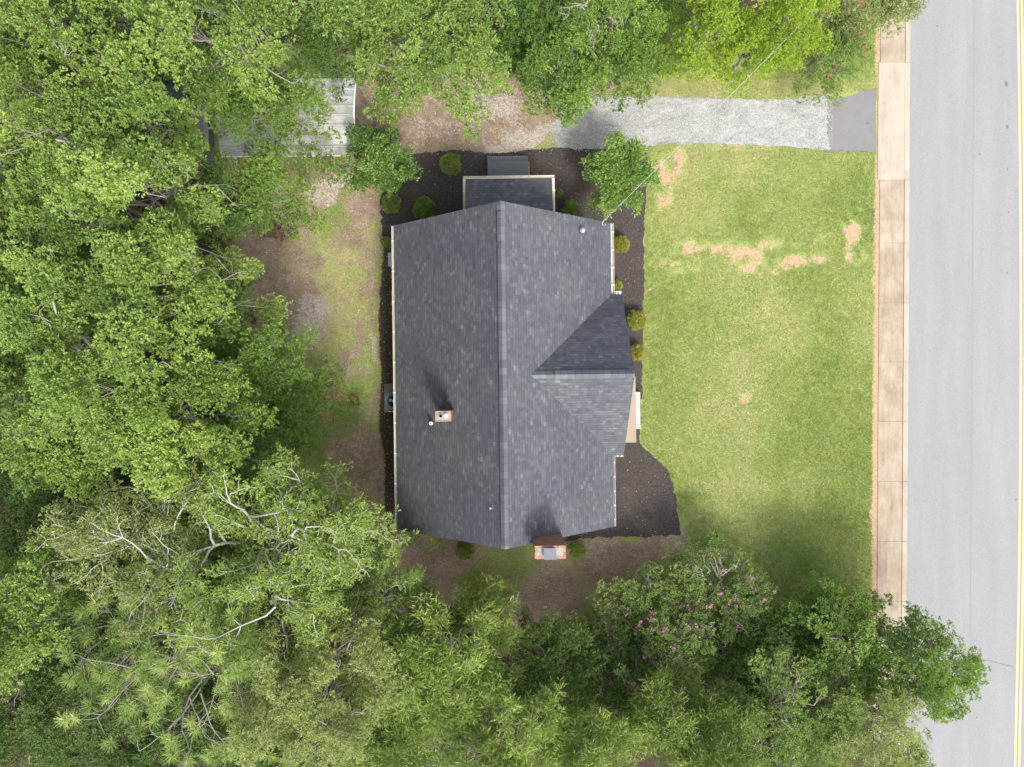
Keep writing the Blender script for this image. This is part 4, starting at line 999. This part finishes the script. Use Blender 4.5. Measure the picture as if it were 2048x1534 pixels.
def shrub(px, py, r, zt, mats, label, seed, cat='shrub', group='shrubs planted round the house', dens=260, L_=.065, Wd=.035, per=6, rough=.2, flat=.8, blooms=0):
    """clipped ball shrub: leaf shell over stems"""
    rng = np.random.default_rng(seed); X, Y, _ = P(px, py, zt * .6); R = r * (H - zt * .6) / FPX
    root = empty('shrub', (X, Y, 0)); tag(root, label, cat, group)
    n = int(dens * (R * R * 4 + .6)); d = unit(rng.normal(size=(n, 3))); d[:, 2] = np.abs(d[:, 2]) * 1.0 - .15
    rad = (1 - rough * 2.2 * (1 - fbm(d[:, 0] * 2.5 + seed, d[:, 1] * 2.5 + d[:, 2] * 2, 3)) ) * (1 - .22 * rng.random(n) ** 2)
    S = d * rad[:, None] * np.array([R * 1.02, R * 1.02, zt * .52]) + np.array([0, 0, zt * .46])
    T_ = .5 + (fbm(S[:, 0] * 4 + seed, S[:, 1] * 4, 3) - .5) * .9
    me = leaves_mesh('foliage', S, d, T_, per, L_, Wd, rng, flat, .9, .1, .2, .16); link_mesh('foliage', me, M[mats], root)
    s = new_store()
    for i in range(9):
        a = rng.uniform(0, 6.28); tube_np(s, bent((0, 0, 0), (np.cos(a) * R * .7, np.sin(a) * R * .7, zt * rng.uniform(.5, .85)), rng, .05, 4), np.linspace(.025, .006, 4), 5)
    link_mesh('stems', store_mesh('stems', s), M['twig'], root)
    if blooms:
        i = rng.choice(n, blooms); me = leaves_mesh('blossoms', S[i] * 1.03, d[i], np.full(blooms, .5), 7, .06, .05, rng, .9); link_mesh('blossoms', me, M['bloomred'], root)
    return root

# ---- planted shrubs
shrub(901, 326, 25.5, 1.25, 'box', 'largest clipped round green shrub, in the mulch to the left of the grey side stoop', 1)
shrub(782, 406, 23, 1.15, 'box', 'light green round shrub at the left edge of the mulch, beside the glossy dark tree', 2)
shrub(847, 414, 25, 1.0, 'mid', 'darker loose round shrub in the mulch just above the left half of the gable edge', 3, rough=.22, L_=.09, Wd=.05)
shrub(1142, 416, 20, .9, 'mid', 'spiky bright green shrub above the right half of the gable edge', 4, rough=.35, L_=.12, Wd=.055, dens=150, per=5)
shrub(1117, 385, 8, .9, 'willow', 'narrow bright green shrub tucked against the right side of the side room', 5, dens=300, rough=.2)
shrub(1242, 488, 19.5, .9, 'golden', 'golden green ball shrub nearest the upper right roof corner', 6, dens=420)
shrub(1235, 570, 15, .7, 'golden', 'small ragged golden shrub half under the eave beside the front gable corner', 7, rough=.4, dens=260)
shrub(1274, 640, 22.5, .95, 'golden', 'larger golden ball shrub on the lawn edge, above its twin beside the front gable', 8, dens=420)
shrub(1274, 705, 19, .85, 'golden', 'golden ball shrub nearest the front porch, below the larger ball', 9, dens=420)
shrub(772, 483, 12, .8, 'mid', 'small green shrub poking out from under the left eave near the upper corner', 10)
shrub(929, 1099, 26, .8, 'willow', 'low loose green shrub by the lower gable, left of the big chimney', 11, rough=.4, dens=170, L_=.10, Wd=.05)
shrub(1154, 1099, 19, .8, 'willow', 'small green shrub immediately right of the big brick chimney', 12, rough=.25, dens=240, L_=.09, Wd=.05)
shrub(710, 812, 18, .8, 'olive', 'thin dull bush on the grass left of the air conditioning unit', 13, rough=.45, dens=110, group='bushes on the left yard')
shrub(985, 1196, 20, .9, 'deep', 'low bluish green bush on the dirt at the edge of the lower woods', 14, rough=.45, dens=130, group='bushes on the left yard')

# ---- specimen trees
K = dict
tree('ornamental_tree', 757, 325, 72, 4.4, '', 'bay', 'dark glossy small tree beside the carport at the upper left corner of the mulch', seed=1, clump=.42, dens=240, per=6, L_=.12, Wd=.07, bark='twig', irregular=.6, tone_sp=.35, tone0=.3)
tree('camellia_tree', 1238, 350, 72, 3.1, '', 'bay', 'rounded glossy tree in the upper right mulch, crossed by the power cable', seed=2, clump=.45, dens=330, per=7, L_=.12, Wd=.062, bark='twig', irregular=.18, tone_sp=.2, flat=.6)

big = K(clump=.72, dens=215, per=8, L_=.108, Wd=.068, cover=.85, tone_sp=.28, relief=.55, group='broadleaf trees of the left woods')
W_ = 'broadleaf trees of the left woods'
# left woods, tall bright crowns
tree('oak_tree', 95, 60, 190, 15.5, '', 'oak', 'bright broadleaf tree filling the extreme upper left corner', seed=11, **big)
tree('oak_tree', 480, 70, 165, 15, '', 'oak', 'bright broadleaf tree at the top edge above the white carport', seed=12, **big)
tree('oak_tree', 290, 40, 130, 13.0, '', 'oak', 'broadleaf tree between the two bright crowns on the top left edge', seed=13, tone0=.42, **big)
tree('oak_tree', 190, 250, 195, 16, '', 'oak', 'tall bright oak whose crown reaches over the dark shingled outbuilding', seed=14, tone0=.58, **big)
tree('oak_tree', 40, 380, 150, 14.5, '', 'oak', 'oak on the left edge level with the outbuilding eave', seed=15, **big)
tree('oak_tree', 290, 420, 175, 15.5, '', 'oak', 'large oak just below the outbuilding in the left woods', seed=16, tone0=.55, **big)
tree('oak_tree', 100, 560, 160, 15, '', 'oak', 'oak on the left edge level with the upper half of the main roof', seed=17, **big)
tree('oak_tree', 350, 580, 150, 15.5, '', 'oak', 'large oak at the border of the bare dirt, nearest the yard in the upper woods', seed=18, tone0=.55, **big)
tree('oak_tree', 250, 740, 185, 15.5, '', 'oak', 'large bright oak in the middle of the left woods level with the small chimney', seed=19, tone0=.6, **big)
tree('oak_tree', 50, 780, 150, 14.5, '', 'oak', 'oak on the left edge level with the small chimney', seed=20, **big)
tree('oak_tree', 375, 850, 150, 14, '', 'oak', 'oak at the lower end of the bright woods, above the pale limbed tree', seed=21, tone0=.52, **big)
tree('oak_tree', 145, 905, 95, 13, '', 'oak', 'small oak crown hanging above the pale limbed tree near the left edge', seed=22, **big)
# lower, darker crowns
low = K(clump=.6, dens=175, per=7, L_=.10, Wd=.058)
tree('maple_tree', 560, 238, 112, 8.5, '', 'mid', 'leafy tree spreading over the white carport roof', seed=31, **low)
tree('maple_tree', 560, 390, 72, 7.5, '', 'mid', 'leafy tree just below the carport beside the bare yard', seed=32, **low)
tree('maple_tree', 440, 165, 80, 10.5, '', 'mid', 'leafy tree over the left end of the carport', seed=33, **low)
tree('maple_tree', 450, 420, 90, 9.5, '', 'deep', 'darker tree between the large oak and the carport tree', seed=34, **low)
tree('maple_tree', 650, 110, 75, 7.5, '', 'deep', 'dark thin tree at the top between the carport and the broad bright crown', seed=35, cover=.7, **low)
tree('maple_tree', 540, 725, 92, 9, '', 'mid', 'mid green tree stretching from the left woods towards the left yard', seed=36, **low)
tree('maple_tree', 490, 880, 108, 9, '', 'mid', 'mid green tree above the pale limbed tree, closest to the lower left yard', seed=37, **low)
tree('maple_tree', 580, 830, 80, 7, '', 'deep', 'dark low tree beside the red flowering shrub in the left yard', seed=38, **low)
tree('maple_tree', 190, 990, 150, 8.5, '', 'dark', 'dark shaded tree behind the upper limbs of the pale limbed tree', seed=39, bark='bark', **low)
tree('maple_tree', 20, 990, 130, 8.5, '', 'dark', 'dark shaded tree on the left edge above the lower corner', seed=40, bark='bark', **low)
tree('maple_tree', 420, 620, 105, 9.0, '', 'deep', 'dark tree under the oaks at the edge of the bare dirt', seed=41, **low)
# top edge trees
tree('ash_tree', 860, 95, 165, 11.0, '', 'oak', 'broad bright tree at the top overhanging the dirt end of the driveway', seed=51, tone0=.55, clump=.6, dens=130, per=8, L_=.125, Wd=.07)
tree('ash_tree', 740, 60, 90, 10, '', 'oak', 'bright tree on the top edge to the left of the broad overhanging one', seed=52, clump=.55, dens=140, per=8, L_=.125, Wd=.07)
tree('ash_tree', 1110, 135, 105, 7.8, '', 'mid', 'rounded tree hanging over the gravel where the driveway turns to dirt', seed=53, clump=.5, dens=170, per=8, L_=.12, Wd=.07, tone0=.55)
tree('ash_tree', 1060, 25, 95, 8.5, '', 'deep', 'dark green tree on the top edge left of the bare white limb', seed=54, **low)
tree('ash_tree', 1200, 60, 95, 9.5, '', 'mid', 'tree with bleached broken limbs on the top edge above the driveway', seed=55, deadtips=14, bark='barkpale', **low)
tree('ash_tree', 1255, 130, 75, 7.5, '', 'mid', 'small tree at the upper driveway edge between the bleached tree and the lime one', seed=56, **low)
tree('lime_tree', 1400, 70, 95, 7.5, '', 'lime', 'yellow-green tree above the gravel, left one of the lime coloured group', seed=57, clump=.5, dens=190, per=8, L_=.10, Wd=.055, group='lime coloured trees above the driveway')
tree('lime_tree', 1490, 105, 75, 6.5, '', 'lime', 'smallest yellow-green tree hanging down towards the driveway under the cable', seed=58, clump=.45, dens=210, per=8, L_=.10, Wd=.055, tone0=.5, group='lime coloured trees above the driveway')
tree('lime_tree', 1565, 45, 85, 7.8, '', 'lime', 'brightest yellow-green tree on the top edge, rightmost of the lime coloured group', seed=59, clump=.5, dens=190, per=8, L_=.10, Wd=.055, tone0=.65, group='lime coloured trees above the driveway')
tree('flowering_bush', 1650, 105, 85, 3.0, '', 'mid', 'wide low bush with a few red flowers on the grass near the sidewalk top', cat='bush', seed=60, clump=.45, dens=190, per=7, L_=.085, Wd=.045, bark='twig', blooms=16, bloom='bloomred', tone0=.6)
tree('flowering_bush', 1700, 30, 80, 3.8, '', 'olive', 'reddish olive bush at the top edge beside the sidewalk', cat='bush', seed=61, clump=.45, dens=170, per=7, L_=.085, Wd=.045, bark='twig', blooms=20, bloom='bloomred')
tree('roadside_tree', 1797, 5, 48, 4.6, '', 'olive', 'olive crown reaching over the sidewalk and curb at the top edge', seed=62, clump=.35, dens=230, per=6, L_=.10, Wd=.05)
# left yard flowering shrub
tree('flowering_shrub', 655, 775, 58, 3.0, '', 'mid', 'open shrub with red flowers on the left yard beside the woods', cat='shrub', seed=63, clump=.4, dens=90, per=6, L_=.09, Wd=.045, bark='twig', blooms=22, bloom='bloomred', irregular=.5, cover=.6, tone0=.4)
# lower left: open pale limbed trees
grow_tree('pale_limbed_tree', 560, 1085, 235, 15.0, 'olivebright', 'tall open tree with white limbs and olive leaves reaching to the lower left roof corner', 71, nl=9, per=7, r0=.14, dens=.8, leaf=(.14, .05), trunk_px=(480, 1130))
grow_tree('pale_limbed_tree', 215, 1090, 215, 13.8, 'olive', 'open tree with long pale limbs and sparse olive leaves near the lower left edge', 72, nl=8, per=6, r0=.14, dens=.75, leaf=(.14, .05), trunk_px=(360, 1130))
grow_tree('pale_limbed_tree', 520, 1290, 165, 13.5, 'olivebright', 'open pale limbed tree below the tallest one, above the pines', 73, nl=7, per=7, r0=.13, dens=.75, leaf=(.14, .05), trunk_px=(470, 1180))
grow_tree('pine_tree', 310, 1415, 250, 15.5, 'needle', 'pine with large needle tufts at the bottom edge, lower left', 74, nl=10, needle=True, r0=.07, dens=1.0, bark='barkpale')
grow_tree('pine_tree', 200, 1310, 160, 13.5, 'needle', 'thin pine with whitish branches above the larger pine at the lower left', 75, nl=6, needle=True, r0=.06, dens=1.0, bark='barkpale')
tree('cedar_tree', 640, 1345, 160, 13, '', 'olive', 'yellow olive fine-leaved tree right of the pines at the bottom', seed=76, clump=.5, dens=330, per=9, L_=.085, Wd=.04, tone0=.72, flatz=.7, deadtips=5, bark='twig')
tree('cedar_tree', 745, 1180, 130, 8.5, '', 'myrtle', 'feathery cedar at the edge of the dirt below the lower left roof corner', seed=77, clump=.45, dens=250, per=9, L_=.09, Wd=.03, tone0=.42, flatz=.8)
tree('cedar_tree', 660, 1110, 90, 9, '', 'myrtle', 'cedar between the feathery one and the tallest pale limbed tree', seed=78, clump=.45, dens=230, per=9, L_=.09, Wd=.03, tone0=.35, flatz=.8)
tree('oak_tree', 45, 1220, 140, 13.5, '', 'oak', 'bright oak on the left edge below the pale limbed trees', seed=79, **big)
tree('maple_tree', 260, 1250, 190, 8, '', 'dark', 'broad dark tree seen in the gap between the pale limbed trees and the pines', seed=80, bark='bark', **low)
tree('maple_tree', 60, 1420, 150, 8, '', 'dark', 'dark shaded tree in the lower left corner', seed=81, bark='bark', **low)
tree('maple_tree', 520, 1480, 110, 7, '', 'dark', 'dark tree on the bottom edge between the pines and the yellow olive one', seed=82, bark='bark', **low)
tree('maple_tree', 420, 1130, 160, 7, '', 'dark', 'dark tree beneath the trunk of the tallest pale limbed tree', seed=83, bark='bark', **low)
# bottom centre: long-leaved trees
wl = K(clump=.55, dens=75, per=11, L_=.30, Wd=.042, spread=.9, flat=.6, group='long leaved trees of the lower woods', tone_sp=.25)
tree('willow_tree', 870, 1310, 120, 9.5, '', 'willow', 'bright long-leaved tree directly below the lower gable, left one', seed=91, tone0=.55, **wl)
tree('willow_tree', 965, 1235, 72, 6.5, '', 'willow', 'small long-leaved tree reaching up towards the dirt below the big chimney', seed=92, tone0=.6, **wl)
tree('willow_tree', 790, 1440, 100, 8.5, '', 'willow', 'long-leaved tree on the bottom edge beside the yellow olive tree', seed=93, tone0=.45, **wl)
tree('willow_tree', 1010, 1465, 135, 9.0, '', 'willow', 'broad long-leaved tree at the middle of the bottom edge', seed=94, tone0=.5, **wl)
tree('willow_tree', 1180, 1490, 95, 8, '', 'willow', 'long-leaved tree on the bottom edge right of the middle one', seed=95, tone0=.52, **wl)
tree('willow_tree', 1330, 1430, 95, 7, '', 'willow', 'long-leaved tree with small pale twigs below the pink flowering trees', seed=96, tone0=.5, deadtips=5, **wl)
tree('willow_tree', 1420, 1510, 100, 7.5, '', 'willow', 'long-leaved tree on the bottom edge at the left of the bare pale branches', seed=97, tone0=.55, **wl)
tree('laurel_tree', 1085, 1330, 115, 5.5, '', 'dark', 'dark evergreen tree between the long-leaved trees and the pink flowering ones', seed=98, clump=.5, dens=190, per=7, L_=.11, Wd=.055, tone0=.65)
tree('laurel_tree', 860, 1420, 120, 5.0, '', 'deep', 'low evergreen filling the gap among the long-leaved trees at the bottom left of centre', seed=99, clump=.5, dens=150, per=7, L_=.11, Wd=.055)
tree('laurel_tree', 1230, 1360, 100, 4.5, '', 'dark', 'low dark evergreen right below the lowest pink flowers', seed=100, clump=.5, dens=150, per=7, L_=.11, Wd=.055)
# pink flowering crape myrtles
tree('crape_myrtle', 1270, 1235, 105, 3.3, '', 'myrtle', 'pink flowering crape myrtle beside the dirt below the mulch corner', seed=111, clump=.42, dens=190, per=8, L_=.09, Wd=.05, blooms=46, bark='barkpale', irregular=.45, group='pink flowering trees below the lawn', deadtips=4)
tree('crape_myrtle', 1440, 1190, 112, 3.3, '', 'myrtle', 'pink flowering crape myrtle standing out onto the lower lawn with bare pale twigs', seed=112, clump=.42, dens=150, per=8, L_=.09, Wd=.05, blooms=60, bark='barkpale', irregular=.5, group='pink flowering trees below the lawn', deadtips=9)
tree('crape_myrtle', 1340, 1295, 85, 4.2, '', 'myrtle', 'lowest and most heavily flowered of the pink crape myrtles', seed=113, clump=.42, dens=180, per=8, L_=.09, Wd=.05, blooms=90, irregular=.4, group='pink flowering trees below the lawn')
# lower right
tree('elm_tree', 1710, 1295, 125, 5.0, '', 'mid', 'green tree with yellowing leaves over the end of the sidewalk', seed=121, clump=.5, dens=170, per=8, L_=.095, Wd=.055, tone0=.5, tone_sp=.4)
tree('elm_tree', 1655, 1230, 72, 2.8, '', 'mid', 'lower dark green tree at the bottom of the lawn touching the sidewalk', seed=122, clump=.45, dens=180, per=8, L_=.09, Wd=.05, tone0=.35)
tree('elm_tree', 1845, 1340, 105, 6.2, '', 'mid', 'rounded green tree leaning out over the road', seed=123, clump=.5, dens=170, per=8, L_=.11, Wd=.055, tone0=.55)
tree('elm_tree', 1580, 1290, 100, 3.4, '', 'deep', 'dark low tree between the crape myrtle and the sidewalk trees', seed=124, clump=.45, dens=170, per=8, L_=.09, Wd=.05)
tree('locust_tree', 1560, 1440, 150, 6.0, '', 'myrtle', 'olive green tree with bare whitish branches on the lower right', seed=125, clump=.5, dens=190, per=8, L_=.11, Wd=.045, deadtips=14, bark='barkpale')
tree('locust_tree', 1735, 1450, 110, 6.5, '', 'olive', 'olive tree beside the road at the bottom edge, under the rounded green one', seed=126, clump=.48, dens=120, per=8, L_=.12, Wd=.04, deadtips=4, tone0=.6)
tree('locust_tree', 1800, 1530, 60, 5.5, '', 'willow', 'bright green tree at the bottom edge beside the road', seed=127, clump=.4, dens=130, per=8, L_=.14, Wd=.045)

# fallen leaves and twigs on the bare soil
rng = np.random.default_rng(99)
reg = [(460, 790, 300, 1010, 1700), (720, 1200, 170, 310, 700), (780, 1360, 1060, 1240, 1100), (1290, 1745, 290, 1200, 130), (765, 1285, 300, 430, 150), (1235, 1290, 430, 800, 50), (1230, 1360, 890, 1075, 60), (0, 460, 0, 1534, 1500), (0, 1500, 1240, 1534, 900), (500, 1300, 0, 170, 900)]
b = []
for x0, x1, y0, y1, n in reg:
    X = (rng.uniform(x0, x1, n) - 1024) * H / FPX; Y = (767 - rng.uniform(y0, y1, n)) * H / FPX; b.append(np.stack([X, Y, rng.uniform(.02, .03, n)], 1))
b = np.concatenate(b); me = leaves_mesh('fallen_leaves', b, np.zeros_like(b), rng.uniform(.2, .95, len(b)), 1, .065, .042, rng, .35, 1.0, 0.0, 0.0, .2, 0.0)
o = link_mesh('fallen_leaves', me, M['dry']); tag(o, 'scattered dry leaves on the bare soil and mulch', 'fallen leaves', kind='stuff')

# understory seen in the gaps of the woods
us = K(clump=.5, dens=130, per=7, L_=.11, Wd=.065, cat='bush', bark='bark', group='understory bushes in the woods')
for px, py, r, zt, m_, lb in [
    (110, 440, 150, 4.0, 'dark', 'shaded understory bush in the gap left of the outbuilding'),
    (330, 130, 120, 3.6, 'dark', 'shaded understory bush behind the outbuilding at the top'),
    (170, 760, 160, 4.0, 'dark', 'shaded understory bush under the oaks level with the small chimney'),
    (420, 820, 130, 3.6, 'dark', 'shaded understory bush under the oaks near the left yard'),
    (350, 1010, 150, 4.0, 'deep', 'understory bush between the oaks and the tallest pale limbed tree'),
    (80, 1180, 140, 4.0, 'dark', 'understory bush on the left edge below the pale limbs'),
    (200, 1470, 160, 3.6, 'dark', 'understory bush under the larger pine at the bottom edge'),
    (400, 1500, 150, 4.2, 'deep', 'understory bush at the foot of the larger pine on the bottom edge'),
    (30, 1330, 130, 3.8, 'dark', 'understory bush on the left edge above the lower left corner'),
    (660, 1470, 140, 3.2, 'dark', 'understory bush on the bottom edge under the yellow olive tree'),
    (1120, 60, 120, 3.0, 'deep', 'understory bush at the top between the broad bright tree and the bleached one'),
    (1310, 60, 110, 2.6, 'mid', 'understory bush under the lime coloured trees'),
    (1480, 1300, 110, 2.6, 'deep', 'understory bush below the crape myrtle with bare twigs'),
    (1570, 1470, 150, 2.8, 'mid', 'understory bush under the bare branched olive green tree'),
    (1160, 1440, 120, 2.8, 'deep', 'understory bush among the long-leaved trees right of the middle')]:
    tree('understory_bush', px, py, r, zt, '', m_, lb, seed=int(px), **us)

# ---- turf: short blades over the lawn, thinning out into the bare soil
def field(F, X, Y):
    ix = np.clip(np.searchsorted(gx, X) - 1, 0, nx - 1); iy = np.clip(np.searchsorted(gy, Y) - 1, 0, ny - 1); return F[iy, ix]
def inpoly(x, y, poly):
    c = np.zeros(len(x), bool); n = len(poly)
    for i in range(n):
        (x0, y0), (x1, y1) = poly[i], poly[i - 1]
        t = ((y0 > y) != (y1 > y)) & (x < (x1 - x0) * (y - y0) / (y1 - y0 + 1e-9) + x0); c ^= t
    return c
MULCH = [(762, 430), (760, 398), (800, 310), (900, 300), (1060, 300), (1150, 292), (1290, 293), (1296, 330), (1289, 430), (1288, 520), (1286, 620), (1284, 760), (1282, 840), (1281, 885), (1300, 905), (1338, 945), (1352, 990), (1361, 1070), (1230, 1072), (1110, 1082), (800, 1040), (800, 560), (768, 540)]
DRIVE = [(1108, 245), (1135, 207), (1180, 194), (1400, 198), (1520, 201), (1652, 190), (1752, 180), (1752, 303), (1650, 300), (1540, 290), (1340, 284), (1290, 292), (1150, 298), (1105, 285)]
rng = np.random.default_rng(41)
def scatter(x0, x1, y0, y1, n): return rng.uniform(x0, x1, n), rng.uniform(y0, y1, n)
px, py = [np.concatenate(q) for q in zip(scatter(1280, 1760, 270, 1260, 290000), scatter(1240, 1760, 60, 205, 45000), scatter(560, 800, 300, 1080, 60000), scatter(860, 1250, 1070, 1240, 30000))]
X = (px - 1024) * H / FPX; Y = (767 - py) * H / FPX
bare = np.maximum.reduce([field(dirt, X, Y) * 1.0, field(clay, X, Y) * 1.25, field(litter, X, Y) * 1.2, field(pale, X, Y) * 1.2])
nz = fbm(X * 3.1, Y * 3.1, 4)
keep = (rng.random(len(X)) < np.clip(1.25 - bare * 1.6 + (nz - .5) * 1.6, 0.0, 1)) & ~inpoly(px, py, MULCH) & ~inpoly(px, py, DRIVE) & (px < 1750 - 0.0085 * py + 5 + rng.normal(size=len(px)) * 2.5)
keep &= ~((px > 758 + rng.normal(size=len(px)) * 5) & (px < 800) & (py > 470))
keep &= ~((px > 1268) & (px < 1284) & (py > 782) & (py < 860))
X, Y = X[keep], Y[keep]; lz = field(lush, X, Y)
tn = np.clip(.08 + lz * .85 + (fbm(X * 1.1, Y * 1.1, 4) - .5) * .9 + rng.normal(size=len(X)) * .16 - field(clay, X, Y) * .3, 0, 1)
b = np.stack([X, Y, np.full(len(X), .004)], 1)
me = leaves_mesh('lawn_grass', b, np.tile([0, 0, .8], (len(b), 1)), tn, 1, .062, .020, rng, .9, .8, .1, .5, 0.0, .05)
o = link_mesh('lawn_grass', me, M['grass']); tag(o, 'short yellow-green turf over the lawn and yard', 'grass', kind='stuff')

# ---- loose stones on and beside the gravel
def stones(name, pxy, sz, material, label):
    px, py = pxy; X = (px - 1024) * H / FPX; Y = (767 - py) * H / FPX; n = len(X)
    s_ = sz * rng.uniform(.5, 1.5, n); v = np.zeros((n, 5, 3)); a0 = rng.uniform(0, 6.28, n)
    for k in range(4): v[:, k, 0] = X + s_ * np.cos(a0 + k * 1.57) * rng.uniform(.7, 1.2, n); v[:, k, 1] = Y + s_ * np.sin(a0 + k * 1.57) * rng.uniform(.7, 1.2, n); v[:, k, 2] = .008
    v[:, 4, 0] = X; v[:, 4, 1] = Y; v[:, 4, 2] = .008 + s_ * .7
    i = np.arange(n)[:, None] * 5; q = np.concatenate([np.concatenate([i + k, i + (k + 1) % 4, i + 4], 1) for k in range(4)])
    me = np_mesh(name, v.reshape(-1, 3), q); at = me.attributes.new('tone', 'FLOAT', 'POINT'); at.data.foreach_set('value', np.repeat(rng.random(n), 5).astype(np.float32))
    o = link_mesh(name, me, material); tag(o, label, 'gravel', kind='stuff')
def stone_mat(nm, a, b_):
    m, t, bb, _ = mat(nm); n = N(t); t.links.new(n.ramp(n.attr('tone'), [(0, a), (1, b_)]), bb.inputs['Base Color']); bb.inputs['Roughness'].default_value = .9; return m
dpx, dpy = scatter(1100, 1665, 178, 310, 26000); k_ = inpoly(dpx + rng.normal(size=len(dpx)) * 7, dpy + rng.normal(size=len(dpx)) * 4, DRIVE) & (dpx < 1662 + rng.normal(size=len(dpx)) * 6)
ex, ey = scatter(880, 1130, 175, 300, 9000); w2 = field(pale, (ex - 1024) * H / FPX, (767 - ey) * H / FPX); k2 = rng.random(len(ex)) < (.06 + w2 * .35) * np.clip((ex - 860) / 200, 0, 1)
stones('gravel_stones', (np.concatenate([dpx[k_], ex[k2]]), np.concatenate([dpy[k_], ey[k2]])), .022, stone_mat('stone_grey', (.20, .20, .195), (.42, .42, .41)), 'loose pale stones on the driveway and the dirt at its left end')
